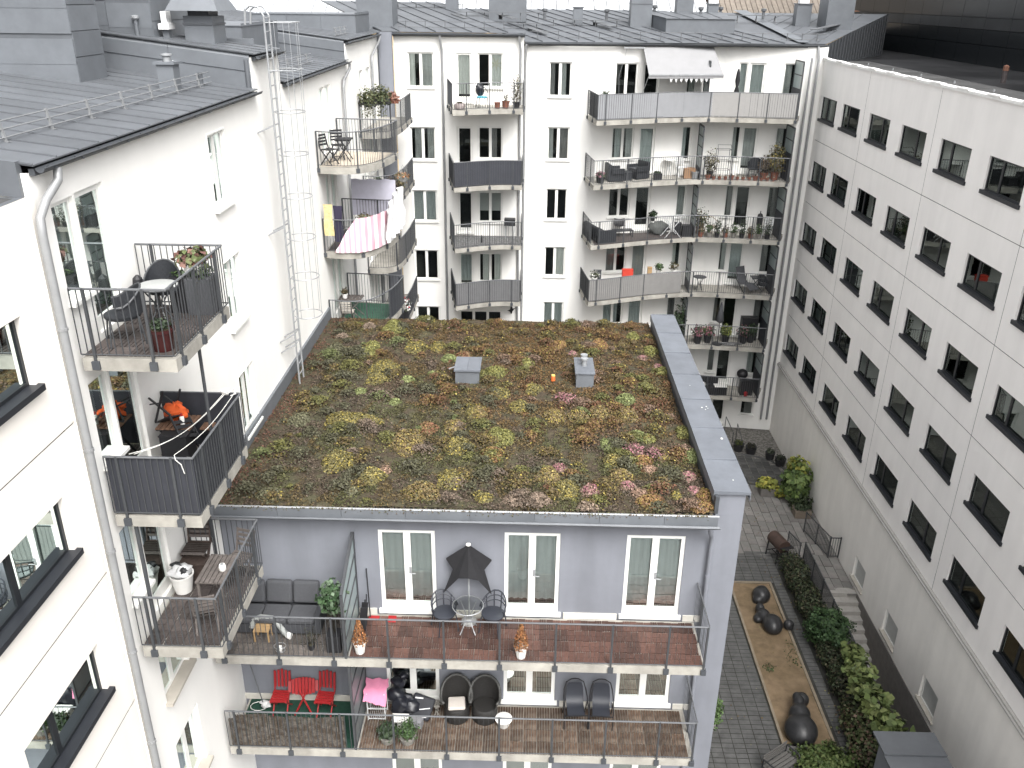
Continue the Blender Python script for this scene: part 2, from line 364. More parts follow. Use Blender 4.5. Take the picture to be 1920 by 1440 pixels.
# ------------------------------------------------------------------ blue-grey wing with the planted roof
grey = thing('apartment_wing', 'low blue-grey apartment wing with planted roof and long steel balconies', 'building', (-1, 21, GZ), world=True)
FY = 15.7
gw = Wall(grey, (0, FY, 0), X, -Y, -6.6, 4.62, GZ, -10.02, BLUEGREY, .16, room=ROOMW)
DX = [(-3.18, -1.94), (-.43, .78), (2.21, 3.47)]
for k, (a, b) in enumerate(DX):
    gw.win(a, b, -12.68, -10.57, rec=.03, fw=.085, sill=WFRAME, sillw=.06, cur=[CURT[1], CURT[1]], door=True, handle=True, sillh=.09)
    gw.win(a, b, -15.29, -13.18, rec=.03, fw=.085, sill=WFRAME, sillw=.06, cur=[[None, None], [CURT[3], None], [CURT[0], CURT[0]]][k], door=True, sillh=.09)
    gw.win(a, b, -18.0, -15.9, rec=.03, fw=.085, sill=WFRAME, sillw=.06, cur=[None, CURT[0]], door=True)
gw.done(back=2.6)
for zz in (-12.83, -15.44):
    for a, b in ((-6.6, -3.3), (-1.82, -.55), (.9, 2.1), (3.58, 4.0)): MB().box(a, b, FY - .03, FY - .002, zz, zz + .16).ob('plinth', PALEGREY, grey)
MB().box(4.03, 4.62, FY + .002, 26.5, GZ, -9.47).ob('parapet_wall', BLUEGREY, grey)
MB().box(4.035, 4.615, FY - .004, FY + .001, -10.02, -9.47).ob('parapet_end', BLUEGREY, grey)
MB().box(-6.6, 4.62, 26.5, 26.9, GZ, -9.95).ob('rear_wall', BLUEGREY, grey)
cy = [15.62, 17.0, 18.55, 20.15, 21.75, 23.3, 24.9, 26.55]
for a, b in zip(cy, cy[1:]):
    MB().prism([(3.93, a + .004), (4.70, a + .004), (4.70, b - .004), (3.93, b - .004)], -9.47, lambda p: -9.405 + (.0 if p[0] > 4.3 else .02)).box(3.93, 3.945, a + .004, b - .004, -9.60, -9.47).box(4.685, 4.70, a + .004, b - .004, -9.60, -9.47).box(3.95, 4.68, b - .016, b - .004, -9.40, -9.375).ob('coping_panel', COPING, grey)
MB().box(3.95, 4.03, 15.5, 26.5, -9.86, -9.46).ob('parapet_flashing', FLASH, grey)
MB().box(-6.6, 3.95, 15.38, 26.9, -10.0, -9.88).ob('roof_deck', FLASH, grey)
fx = -6.55
while fx < 4.0:
    e = min(fx + 1.35, 4.02); MB().box(fx + .004, e - .004, 15.34, 15.38, -10.06, -9.845).ob('fascia_panel', ZINC2, grey); fx = e
gutter(grey, (-6.6, 15.30, -10.03), (4.06, 15.30, -10.06), .055, ZINC2, out=-Y)
MB().tube([(-6.6, 15.36, -9.835), (4.03, 15.36, -9.84)], .022, 6).ob('roof_edge_trim', GALV, grey)
downpipe(grey, [(3.88, 15.3, -10.1), (3.88, 15.32, -10.22), (3.98, 15.55, -10.45), (4.0, 15.6, -10.7), (4.0, 15.62, -19)], .05, BLUEGREY, [(4.0, 15.61, -11.5)])
prev = None
TILEM = [mat('deck_tile_red', (.075, .038, .029), .7, var=.25, scale=14, rand=.42), mat('deck_tile_grey', (.105, .092, .083), .75, var=.3, scale=12, rand=.35), mat('deck_tile_brown', (.10, .078, .068), .7, var=.25, scale=12, rand=.3),
         mat('deck_board', (.072, .044, .029), .75, var=.4, scale=9, rand=.3, col2=(.10, .074, .055)), mat('deck_tile_dark', (.072, .06, .056), .75, var=.25, scale=10, rand=.3)]
def tilemesh(kind, m):
    mb = MB(); h = .025
    if kind == 'check':
        for i in (0, 1):
            for j in (0, 1):
                for k in range(3):
                    o = (.145 / 3) * k; x0, y0 = -.148 + i * .15, -.148 + j * .15
                    if (i + j) % 2: mb.box(x0 + o, x0 + o + .04, y0, y0 + .143, 0, h)
                    else: mb.box(x0, x0 + .143, y0 + o, y0 + o + .046, 0, h)
    else:
        for k in range(5): mb.box(-.147 + k * .06, -.147 + k * .06 + .048, -.147, .147, 0, h)
    return mb.mesh('deck_tile', m)
TM = {}
def tiles(parent, x0, x1, y0, y1, z, kind, m, name='deck_tile', turn=True):
    me = TM.setdefault((kind, m.name), tilemesh(kind, m)); nx, ny = int((x1 - x0) / .3), int((y1 - y0) / .3)
    sx, sy = (x1 - x0) / nx, (y1 - y0) / ny
    for i in range(nx):
        for j in range(ny):
            o = link(name, me, parent, loc=(x0 + (i + .5) * sx, y0 + (j + .5) * sy, z + random.uniform(0, .004)), rot=(0, 0, (R(90) if turn and (i + j) % 2 else 0) + R(random.uniform(-.6, .6))))
            o.scale = (sx / .3 * .985, sy / .3 * .985, 1)
def gbalc(z, left_floor, right_floor):
    e = [(-6.5, 14.2), (3.83, 14.2), (3.83, 15.66)]
    p = [(-6.3 + 1.165 * i, 14.2) for i in range(9)] + [(3.8, 14.2), (3.83, 15.0)]
    sl = balcony(grey, e, [(-6.5, 15.69)], z, posts_at=p, rail=1.07, bw=lambda x: .011 if x < -3.7 or x > 3.8 else .0055)
    left_floor(sl); right_floor(sl)
    return sl
def lf(sl): tiles(sl, -6.45, -3.78, 14.24, 15.66, -12.83, 'check', TILEM[1])
def rf(sl): tiles(sl, -3.66, 3.78, 14.24, 15.6, -12.83, 'check', TILEM[0])
ub = gbalc(-12.83, lf, rf)
def lf2(sl): MB().box(-6.45, -3.74, 14.25, 15.65, -15.44, -15.425).ob('green_carpet', mat('green_carpet', (.012, .045, .03), .95, var=.25, scale=12), sl)
def rf2(sl): tiles(sl, -3.62, 3.74, 14.22, 15.6, -15.44, 'line', TILEM[3], turn=False)
lb = gbalc(-15.44, lf2, rf2)
MB().box(-6.4, -3.75, 14.6, 15.62, -15.44 - .27, -15.44 - .21).ob('soffit_panel', FLASH, lb)
# privacy screens between the flats: steel frame and frosted panes
def screen(parent, x, y0, y1, z, h, n, name='privacy_screen', lean=0, fm=STEEL, pane=FROST, hw=None, low=None):
    mb = MB(); w = .055; h2 = hw or h
    A, B = V((x, y0, z)), V((x, y1, z)); A2, B2 = V((x + lean, y0, z + h)), V((x + lean, y1, z + h2))
    mb.bar(A, A2, w); mb.bar(B, B2, w); mb.bar(A2, B2, w)
    rows = [i / n for i in range(n)]
    for t in rows: mb.bar(A.lerp(A2, t) + Z * .03, B.lerp(B2, t) + Z * .03, w * .8)
    s = mb.ob(name, fm, parent)
    for i in range(n):
        t0, t1 = i / n, (i + 1) / n; e = Y * .03
        q = [A.lerp(A2, t0) + e, B.lerp(B2, t0) - e, B.lerp(B2, t1) - e, A.lerp(A2, t1) + e]
        MB().add([p + X * .004 for p in q] + [p - X * .004 for p in q], [(0, 1, 2, 3), (7, 6, 5, 4), (0, 4, 5, 1), (1, 5, 6, 2), (2, 6, 7, 3), (3, 7, 4, 0)]).ob('pane', (low if low and i == 0 else pane), s)
    return s
screen(ub, -3.72, 14.24, 15.66, -12.83, 1.62, 4, hw=2.2, pane=mat('deck_frosted_glass', (.30, .36, .36), .25))
screen(lb, -3.68, 14.24, 15.66, -15.44, 2.35, 4, pane=mat('frosted_glass_dark', (.16, .18, .185), .4))
REED = mat('reed_mat', (.056, .042, .031), .9, var=.6, scale=25, col2=(.10, .088, .075))
mb = MB(); x = -6.45
while x < -3.9:
    t = (x + 6.45) / 2.55; top = .93 + .04 * math.sin(t * 8 - 1) + (-.05 if .35 < t < .5 else 0) + random.uniform(-.015, .015) - (.08 if t < .06 else 0)
    a = random.uniform(-.012, .012); mb.bar((x, 14.235 + random.uniform(0, .012), -15.40), (x + a, 14.24 + random.uniform(0, .012), -15.44 + top), random.uniform(.011, .017)); x += .012
mb.ob('reed_screen', REED, lb, kind='stuff')
# ------------------------------------------------------------------ white building on the left side
LX = -6.6
left = thing('apartment_building', 'tall white rendered apartment building with caged ladder and grey metal roof', 'building', (-11, 24, GZ), world=True)
lw = Wall(left, (LX, 0, 0), Y, X, 11.32, 39.7, GZ, -2.2, PLASTER, .2)
for f in (-4.9, -7.6, -10.26):
    lw.win(11.70, 12.32, f + .78, f + 2.2, rec=.06, leaves=1, fw=.07, cur=CURT[2] if f > -10 else CURT[0])
    lw.win(12.37, 13.25, f + .06, f + 2.22, rec=.06, leaves=1, fw=.1, cur=[CURT[1]] if f == -4.9 else [None], door=True, handle=True, sill=None)
SILLB = mat('stone_sill', (.42, .39, .34), .7)
for k in range(3): lw.win(17.9, 18.95, -4.2 - 2.68 * k, -2.68 - 2.68 * k, cur=[CURT[2], CURT[2]], casing=.03)
for k in range(2): lw.win(12.13, 13.25, -12.1 - 2.62 * k, -10.75 - 2.45 * k, rec=.1, cur=[CURT[0], None], sill=SILLB, sillw=.13)
for f in (-4.9, -7.58, -10.26, -12.94):
    lw.win(27.9, 28.6, f + .2, f + 2.2, leaves=1, cur=CURT[0], sill=None, fw=.09)
    lw.win(28.7, 29.5, f + .05, f + 2.2, leaves=1, cur=CURT[1], sill=None, fw=.1, door=True)
    lw.win(34.6, 35.3, f + .05, f + 2.2, leaves=1, cur=CURT[0], sill=None, fw=.1, door=True)
    lw.win(36.0, 36.9, f + .8, f + 2.2, leaves=2, cur=[CURT[2], None])
lw.done(back=2.2)
MB().box(-7.2, LX - .001, 21.38, 23.7, -2.2, -1.40).ob('raised_wall', PLASTER, left)
MB().box(-7.2, LX - .001, 32.3, 39.7, -2.2, -1.62).ob('raised_wall', PLASTER, left)
MB().box(-18, LX, 11.28, 11.32, GZ, -2.2).ob('gable_wall', PLASTER, left)
s_ = .12
def rz(x, z0=-2.1): return z0 + s_ * (LX - x)
def flatroof(y0, y1, z0, x1=-16., w=.62, name='roof_panel', m=ZINC):
    n = round((y1 - y0) / w); w = (y1 - y0) / n; xe = LX + .10
    for i in range(n):
        a, b = y0 + i * w, y0 + (i + 1) * w
        roofpanel(left, (xe, a, rz(xe, z0)), (xe, b, rz(xe, z0)), (x1, b, rz(x1, z0)), (x1, a, rz(x1, z0)), m)
flatroof(11.3, 21.35, -2.1); flatroof(23.75, 32.28, -2.15); flatroof(21.3, 23.75, -1.33); flatroof(32.2, 40.5, -1.5)
# raised blocks run back from the eaves: bands of folded sheet, rounded at the shoulder
def folded(y0, y1, zt, zb, x0=LX - .02, x1=-16., n=5):
    for i in range(n):
        a = x0 + (x1 - x0) * i / n; b = x0 + (x1 - x0) * (i + 1) / n
        prof = [(y0, -.50), (y0, -.42), (y0 - .02, -.40), (y0 - .02, -.10), (y0 + .02, -.04), (y0 + .1, -.0)]
        g = [[(xx, yy, (rz(xx, zt) + dz) if k > 0 else rz(xx, zb) - .05) for k, (yy, dz) in enumerate(prof)] for xx in (a + -.004, b + .004)]
        MB().sheet(g).ob('folded_sheet', ZINC2, left)
folded(21.34, 23.7, -1.31, -2.1); folded(32.24, 39, -1.48, -2.15)
MB().box(-16, LX - .6, 23.72, 23.78, -2.3, -1.1).ob('block_side', ZINC2, left)
for (y0, y1, z0) in ((11.35, 21.3, -2.12), (23.85, 32.2, -2.17), (21.45, 23.7, -1.36), (32.35, 38.8, -1.54)):
    gutter(left, (LX + .16, y0, z0 - .02), (LX + .16, y1, z0 - .02), .065, FLASH)
    MB().box(LX, LX + .08, y0, y1, z0 - .12, z0 - .03).ob('eaves_board', FLASH, left)
    k = y0 + .3
    while k < y1: MB().bar((LX + .01, k, z0 - .03), (LX + .24, k, z0 - .06), .03, .02).ob('gutter_bracket', FLASH, left); k += .75
gx = [(-6.68, -8.6), (-8.61, -11.2), (-11.21, -15)]
for a, b in gx: MB().prism([(a, 11.22), (a, 11.34), (b, 11.34), (b, 11.22)], lambda p: rz(p[0]) - .42, lambda p: rz(p[0]) + .05).ob('verge_sheet', ZINC, left)
MB().box(-7.3, -6.62, 11.1, 11.22, -3.05, -2.5).ob('verge_apron', ZINC, left)
for (y0, y1, xx, n, z0) in ((11.9, 21.0, -7.45, 7, -2.1), (23.9, 29.5, -7.1, 5, -2.15), (32.6, 35.0, -7.0, 3, -1.5)): snowguard(left, (xx, y0, rz(xx, z0) + .02), (xx, y1, rz(xx, z0) + .02), n, lean=V((-.05, 0, 0)), m=STEEL3)
downpipe(left, [(-6.42, 11.75, -2.2), (-6.42, 11.70, -2.36), (-6.44, 11.35, -2.55), (-6.46, 11.15, -2.75), (-6.46, 11.12, -3.0), (-6.46, 11.12, -20)], .06, PIPE, [(-6.46, 11.12, z) for z in (-4.3, -6.2, -8, -10, -12)])
downpipe(left, [(-6.42, 32.0, -2.25), (-6.42, 32.0, -2.4), (-6.5, 31.2, -2.75), (-6.5, 31.1, -3.0), (-6.5, 31.1, -15)], .05)
downpipe(left, [(-6.42, 38.6, -1.65), (-6.42, 38.4, -1.8), (-6.5, 37.0, -2.3), (-6.5, 36.9, -2.6), (-6.5, 36.9, -15)], .05)
downpipe(left, [(-6.7, 21.33, -1.45), (-6.7, 21.33, -2.1)], .05, ZINC)
# tall clad blocks, vents and chimneys on that roof
def clad(x0, x1, y0, y1, z0, z1, rows, cols, name='lift_housing', m=ZINC2, taper=.0):
    root = MB().box(x0 + .02, x1 - .02, y0 + .02, y1 - .02, z0, z1 - .01).ob(name, ZINC, left)
    for i in range(rows):
        a, b = z0 + (z1 - z0) * i / rows, z0 + (z1 - z0) * (i + 1) / rows; o = .006 * (i % 2)
        for k in range(cols):
            u, v = x0 + (x1 - x0) * k / cols, x0 + (x1 - x0) * (k + 1) / cols; j = random.uniform(-.06, .06)
            MB().box(u + .004, v - .004, y0 - .004 - o, y0 + .018, a + .004 + (j if i else 0), b - .004 + (j if i < rows - 1 else 0)).ob('cladding_sheet', m, root)
        MB().box(x1 - .018, x1 + .004 + o, y0 + .022, y1, a + .10, b + .085).ob('cladding_sheet', m, root)
    MB().box(x0 - .03, x1 + .03, y0 - .03, y1 + .03, z1, z1 + .03).ob('cap_sheet', m, root)
    return root
clad(-15.0, -9.35, 18.65, 19.9, -1.85, 1.6, 7, 3)
clad(-12.2, -9.05, 22.0, 24.5, -1.3, 1.4, 5, 3)
clad(-10.9, -6.9, 36.0, 39.0, -1.6, -.78, 1, 3, name='roof_block')
clad(-12.5, -8.7, 27.6, 31.5, -2.1, -.95, 1, 3, name='roof_block')
v = MB().box(-7.95, -7.6, 19.2, 19.55, -2.05, -1.42).ob('vent_stack', ZINC2, left); MB().box(-8.0, -7.55, 19.15, 19.6, -1.42, -1.37).ob('cap_sheet', ZINC2, v); MB().lathe([(.08, 0), (.08, .1), (.12, .12), (.12, .15), (0, .17)], (-7.77, 19.37, -1.37), 12).ob('cowl', GALV, v, smooth=40)
MB().lathe([(.05, 0), (.05, .3), (.06, .32)], (-7.55, 20.6, -2.0), 10).ob('vent_pipe', ZINC2, left, smooth=40)
v = MB().lathe([(.045, 0), (.045, .36)], (-9.4, 21.9, -1.0), 10).ob('vent_pipe', ZINC2, left); MB().lathe([(.045, .36), (.09, .4), (.09, .45), (.02, .47)], (-9.4, 21.9, -1.0), 10).ob('cowl', GALV, v)
v = MB().box(-8.45, -7.75, 22.4, 23.3, -1.3, -.55).ob('chimney', ZINC2, left)
MB().box(-8.47, -7.73, 22.38, 23.32, -.75, -.71).box(-8.36, -7.86, 22.5, 23.2, -.55, -.42).ob('chimney_band', ZINC, v)
MB().add([(-8.75, 22.1, -.43), (-7.5, 22.1, -.43), (-7.5, 23.6, -.43), (-8.75, 23.6, -.43), (-8.5, 22.5, .1), (-7.75, 22.5, .1), (-7.75, 23.2, .1), (-8.5, 23.2, .1)], [(0, 3, 2, 1), (4, 5, 6, 7), (0, 1, 5, 4), (1, 2, 6, 5), (2, 3, 7, 6), (3, 0, 4, 7)]).ob('chimney_hood', ZINC2, v)
v = MB().box(-8.95, -8.8, 22.3, 22.5, -1.1, -.85).ob('vent_stack', ZINC2, left); MB().box(-9.0, -8.75, 22.2, 22.6, -.85, -.72).box(-8.93, -8.8, 22.25, 22.55, -.72, -.45).ob('cowl', mat('white_cowl', (.8, .8, .8), .5), v)
MB().box(-6.62, -6.0, 39.0, 39.3, GZ, -1.5).ob('corner_wall', BLUEGREY, left)
MB().box(-6.64, -6.56, 38.9, 39.0, GZ, -1.6).ob('corner_trim', FLASH, left)
MB().lathe([(.0, 0), (.07, .0), (.07, .12), (0, .14)], (-8.4, 21.27, -1.62), 10).ob('wall_lamp', mat('white_plastic', (.85, .85, .85), .4), left)
MB().box(LX + .001, LX + .07, 15.75, 26.9, -9.86, -9.45).ob('upstand', ZINC2, left)
# three steel balconies on that wall
BP = [(-6.5, 11.52), (-5.12, 11.52), (-5.12, 13.9), (-6.56, 13.9)]
DARKSC = mat('dark_rail_cloth', (.032, .034, .042), .65, var=.12, scale=3)
def tl(z, m): return lambda sl: tiles(sl, -6.5, -5.2, 11.6, 13.85, z, 'check' if z < -9 else 'line', m)
balcony(left, BP, [], -4.9, floor=tl(-4.9, TILEM[4]), posts_at=[(-6.3, 11.52), (-5.45, 11.52), (-5.12, 11.75), (-5.12, 12.6), (-5.12, 13.55), (-5.45, 13.9), (-6.3, 13.9)])
balcony(left, BP, [], -7.6, posts_at=[(-6.3, 11.52), (-5.45, 11.52), (-5.12, 11.9), (-5.12, 12.75), (-5.12, 13.55), (-6.3, 13.9)], screens=[(0, 1, DARKSC, .02, 1.07, .004)], floor=tl(-7.6, TILEM[1]))
balcony(left, BP, [], -10.26, floor=tl(-10.26, TILEM[4]), posts_at=[(-6.3, 11.52), (-5.45, 11.52), (-5.12, 11.75), (-5.12, 12.6), (-5.12, 13.55), (-6.0, 13.9)])
MB().tube([(-5.35, 12.95, -5.1), (-5.35, 12.95, -7.6)], .03, 8).ob('prop_post', STEEL, left)
MB().tube([(-6.25, 11.62, -7.8), (-6.25, 11.62, -10.26)], .035, 8).ob('prop_post', STEEL, left)
# rounded balconies further along, near the inner corner
def smooth(pts, n=6):
    out = []; P = [pts[0]] + list(pts) + [pts[-1]]
    for i in range(1, len(P) - 2):
        p0, p1, p2, p3 = [V((*p, 0)) for p in P[i - 1:i + 3]]
        for k in range(n):
            t = k / n; q = .5 * ((2 * p1) + (p2 - p0) * t + (2 * p0 - 5 * p1 + 4 * p2 - p3) * t * t + (3 * p1 - p0 - 3 * p2 + p3) * t ** 3); out.append((q.x, q.y))
    return out + [pts[-1]]
CE = smooth([(-6.56, 26.9), (-5.9, 26.78), (-5.3, 26.95), (-4.9, 27.6), (-4.62, 28.6), (-4.5, 29.7)]) + [(-6.56, 29.9)]
NAVY = mat('navy_rail_cloth', (.03, .034, .045), .7, var=.1); WCLOTH = mat('white_rail_cloth', (.62, .62, .62), .8); GREYSC = mat('grey_rail_cloth', (.19, .186, .18), .8, var=.06); GREYST = mat('stone_grey_rail_cloth', (.12, .12, .123), .8, var=.08)
SAND = mat('beige_floor', (.47, .41, .33), .8, var=.15, scale=3); GREENF = mat('green_floor', (.03, .085, .055), .9, var=.2)
def fl(m, poly, z): return lambda sl: MB().prism(poly, z + .002, z + .012).ob('floor_covering', m, sl)
ins = [(-6.5, 27.0), (-5.9, 26.95), (-5.4, 27.1), (-5.05, 27.7), (-4.8, 28.6), (-4.7, 29.6), (-6.5, 29.75)]
balcony(left, CE, [], -4.9, floor=fl(SAND, ins, -4.9)); balcony(left, CE, [], -7.58, floor=fl(TILEM[4], ins, -7.58)); balcony(left, CE, [], -10.26, floor=fl(GREENF, ins, -10.26), screens=[(.42, .7, DARKSC, .05, 1.0, .01)])
CF = smooth([(-6.56, 34.0), (-6.0, 33.95), (-5.5, 34.3), (-5.28, 35.2), (-5.2, 36.6)]) + [(-5.2, 38.3)]
for k, sc in enumerate(([], [], [(.3, 1, GREYSC, .02, 1.05, .01)], [(0, 1, DARKSC, .02, 1.05, 0)])): balcony(left, CF, [(-5.2, 38.9), (-6.56, 38.9)], -4.9 - 2.68 * k, screens=sc)
# ladder with safety cage
lad = thing('caged_ladder', 'galvanised roof ladder with hoop cage against the white wall', 'ladder', (-6.25, 21.75, -9.85), world=True)
LA, LB2 = V((-6.25, 21.55, -9.85)), V((-6.25, 21.98, -9.85)); H = 9.35
MB().tube([LA, LA + Z * H, LA + V((-.12, 0, H + .18)), LA + V((-.3, 0, H + .2)), LA + V((-.42, 0, H + .1)), LA + V((-.45, 0, H - .2))], .026, 8).ob('rail', GALV, lad)
MB().tube([LB2, LB2 + Z * H, LB2 + V((-.12, 0, H + .18)), LB2 + V((-.3, 0, H + .2)), LB2 + V((-.42, 0, H + .1)), LB2 + V((-.45, 0, H - .2))], .026, 8).ob('rail', GALV, lad)
k = .3
while k < H: MB().tube([LA + Z * k, LB2 + Z * k], .014, 6).ob('rung', GALV, lad); k += .3
def hoop(zz, sq=False):
    c = (LA + LB2) / 2 + Z * zz
    if sq: pts = [V((-6.25, 21.55, c.z)), V((-5.62, 21.55, c.z)), V((-5.62, 22.3, c.z)), V((-6.25, 22.3, c.z))]
    else: pts = [c + V((.36 - .36 * math.cos(a) * 1.0, -.42 * math.sin(a) * .95, 0)) for a in [R(32) + R(296) * i / 18 for i in range(19)]]
    MB().tube([tuple(p) for p in pts], .013, 6).ob('cage_hoop', GALV, lad)
for zz in (2.0, 3.05, 4.1, 5.15, 6.2, 7.2): hoop(zz)
hoop(8.15, True); hoop(9.2, True)
for a in (R(75), R(130), R(180), R(230), R(285)):
    c = (LA + LB2) / 2; q = c + V((.36 - .36 * math.cos(a), -.42 * math.sin(a) * .95, 0)); MB().bar(q + Z * 2.0, q + Z * 9.2, .022, .008, up=(1, 0, 0)).ob('cage_strap', GALV, lad)
for zz in (1.2, 1.5, 4.4, 6.9):
    for q in (LA, LB2): MB().bar(q + Z * zz, V((LX, q.y - .25, q.z + zz - .15)), .03).ob('wall_tie', GALV, lad)
# ------------------------------------------------------------------ cream panel building at the near left
cream = thing('panel_building', 'cream panel building with dark wide windows beside the grey downpipe', 'building', (-11, 5, GZ), world=True)
jz = [-2.47, -5.75, -8.4, -11.04, -13.7, -16.4, GZ]
wz = [(-4.86, -3.87), (-7.52, -6.6), (-10.18, -9.25), (-12.85, -11.9), (-15.5, -14.5)]
for r in range(6):
    for (ya, yb) in ((5.05, 11.16), (-1.0, 5.03)):
        pw = Wall(cream, (LX, 0, 0), Y, X, ya, yb, jz[r + 1] + .008, jz[r] - .008, CREAM, .16, name='wall_panel')
        if r < 5:
            for (a, b) in ((8.35, 10.45), (5.35, 7.45)) if ya > 0 else ((2.3, 4.4),):
                pw.win(a, b, *wz[r], rec=.09, fm=DFRAME, leaves=2, split=a + (b - a) * .38, fw=.06, sill=DSILL, sillw=.09, gl=GLASSD, cur=[None, None], sillh=.08)
        pw.done(back=1.6)
MB().box(-7.2, LX - .23, -1, 11.16, GZ, -2.5).ob('backing_wall', FLASH, cream)
MB().box(-14, LX - .02, -1, 11.1, -2.6, -2.5).ob('flat_roof', ZINC, cream)
MB().box(LX - .02, LX + .03, 11.14, 11.3, GZ, -2.5).ob('corner_strip', CREAM, cream)
# ------------------------------------------------------------------ white building across the court
back = thing('apartment_building', 'white apartment block across the courtyard with wavy balconies and grey seamed roof', 'building', (3, 41, GZ), world=True)
WY = 39.7
wl = Wall(back, (0, WY, 0), X, -Y, -6.02, -.45, GZ, -1.62, PLASTER, .18)
wcur = [[CURT[2], CURT[0]], [CURT[0], CURT[0]], [CURT[1], CURT[1]], [None, None], [None, None], [CURT[0], None]]
for k in range(6):
    zt = -2.30 if k == 0 else -5.41 - 2.80 * (k - 1)
    wl.win(-5.45, -4.32, zt - 1.45, zt, cur=wcur[k], casing=.04, sillw=.08)
    z2 = -2.30 if k == 0 else -5.36 - 2.88 * (k - 1)
    fk = -4.45 if k == 0 else -7.6 - 2.68 * (k - 1)
    if k < 4:
        wl.win(-3.36, -2.66, fk + .12, z2, leaves=1, fw=.1, door=True, handle=True, cur=[[CURT[2]], [None], [None], [CURT[1]]][k], sill=WFRAME)
        wl.win(-2.42, -1.32, z2 - 1.42, z2, cur=[[None, CURT[2]], [None, CURT[3]], [BLIND, BLIND], [CURT[2], CURT[2]]][k], casing=.03)
    else: wl.win(-3.36, -1.32, z2 - 2.1, z2, leaves=3, cur=None)
wl.done(back=2.5)
MB().box(-.452, -.43, WY - .002, 40.25, GZ, -1.62).ob('return_wall', PLASTER, back)
segs = [((-.43, 40.2), (2.6, 40.2)), ((2.6, 40.2), (6.05, 40.85)), ((6.05, 40.85), (8.5, 41.25)), ((8.5, 41.25), (12.85, 40.75))]
def seg(i):
    a, b = V((*segs[i][0], 0)), V((*segs[i][1], 0)); U = (b - a).normalized(); return Wall(back, a, U, V((U.y, -U.x, 0)), 0, (b - a).length, GZ, -1.95, PLASTER, .18), a.x, U.x
rows = 7
RF = [-4.85, -7.58, -10.26, -12.94, -15.62, -18.3, -20.6]
wz0, xa, cx = seg(0)
for k in range(rows):
    zt = -2.65 - 2.75 * k; wz0.win((.68 - xa) / cx, (1.68 - xa) / cx, zt - 1.46, zt, cur=[[CURT[3], CURT[0]], [CURT[0], CURT[3]], [None, None], [None, CURT[2]], [CURT[1], CURT[1]], [CURT[0], None], [None, None]][k], casing=.04, sillw=.08)
wz0.done(back=2.5)
wd, xa, cx = seg(1); U = lambda x: (x - xa) / cx
for k in range(rows):
    zt = RF[k] + 2.18; c = [[None, None], [CURT[1], CURT[0]], [None, None], [CURT[3], None], [CURT[1], CURT[1]], [None, None], [CURT[0], None]][k]
    wd.win(U(3.6), U(4.62), zt - 1.42, zt, cur=c); wd.win(U(4.85), U(5.6), RF[k] + .14, zt, leaves=1, fw=.1, door=True, handle=True, cur=[[None], [CURT[1]], [None], [CURT[0]], [CURT[1]], [None], [None]][k], sill=WFRAME)
wd.done(back=2.5)
we, xa, cx = seg(2)
for k in range(rows):
    zt = RF[k] + 2.18; we.win(U(6.85), U(7.3), zt - 1.5, zt, leaves=1, cur=[CURT[[2, 1, 0, 2, 3, 0, 0][k]]], fw=.06)
we.done(back=2.5)
wf, xa, cx = seg(3)
for k in range(rows):
    zt = RF[k] + 2.2
    wf.win(U(9.16), U(9.55), zt - 1.5, zt, leaves=1, fw=.06, cur=[CURT[[1, 0, 3, 0, 3, 3, 3][k]]])
    wf.win(U(9.62), U(10.32), RF[k] + .12, zt, leaves=1, fw=.09, door=True, handle=True, cur=[[CURT[1]], [CURT[0]], [None], [CURT[1]], [None], [None], [None]][k])
    wf.win(U(11.1), U(11.75), zt - 1.5, zt, leaves=1, fw=.06, cur=[CURT[[0, 0, 3, 3, 3, 0, 3][k]]])
wf.done(back=2.5)
EDGE = smooth([(2.72, 38.1), (3.6, 38.42), (4.7, 38.9), (6.0, 39.4), (7.7, 39.78), (9.6, 39.68), (11.45, 39.45)], 8)
BK = [(12.0, 40.8), (8.5, 41.2), (6.05, 40.8), (2.6, 40.15)]
LGREY = mat('light_grey_rail_cloth', (.225, .23, .24), .8, var=.04); PGREY = mat('pale_rail_cloth', (.27, .265, .257), .8, var=.04)
scr = [[(.02, .19, DARKSC, .02, 1.04, .0), (.19, .68, LGREY, .03, 1.05, .004), (.68, 1, PGREY, .03, 1.05, .004)], [], [(.0, .17, DARKSC, .05, .6, .0)], [(.0, .17, GREYST, .03, 1.04, 0), (.17, .62, GREYSC, .04, 1.04, .004)], [], []]
for k in range(6):
    e = [(2.45, 40.17), *EDGE]; fm = [SAND, None, TILEM[4], None, None, None][k]
    sl = balcony(back, e, BK, RF[k], screens=scr[k], floor=(fl(fm, EDGE[2:30] + [(7.4, 40.9), (6.0, 40.7), (2.9, 40.15)], RF[k]) if fm and k == 2 else None))
    screen(sl, 7.62, 39.82, 40.95, RF[k], 2.3, 5, low=DARKSC)
    screen(sl, 11.52, 39.5, 40.78, RF[k], 2.35, 4, low=DARKSC)
    MB().sheet([[(11.49, 39.5, RF[k] + h), (11.49, 40.75, RF[k] + h)] for h in (.0, 1.25)]).ob('rail_screen', DARKSC, sl)
CEN = smooth([(-3.32, 37.25), (-2.7, 37.55), (-2.0, 37.85), (-1.2, 38.05), (-.42, 38.0)], 6)
csc = [[], [(0.0, 1, DARKSC, .02, 1.06, .006)], [], [(.0, .92, GREYST, .02, 1.05, .004)], []]
for k in range(5):
    zf = -4.42 if k == 0 else -7.6 - 2.68 * (k - 1); fm = [None, None, TILEM[1], None, None][k]
    balcony(back, [(-3.72, 39.66), *CEN, (-.4, 39.66)], [], zf, screens=csc[k], post=1.0, floor=fl(mat('speckled_mat', (.12, .12, .12), .9, var=.8, scale=14), CEN + [(-.5, 39.6), (-3.6, 39.6)], zf) if k == 2 else None)
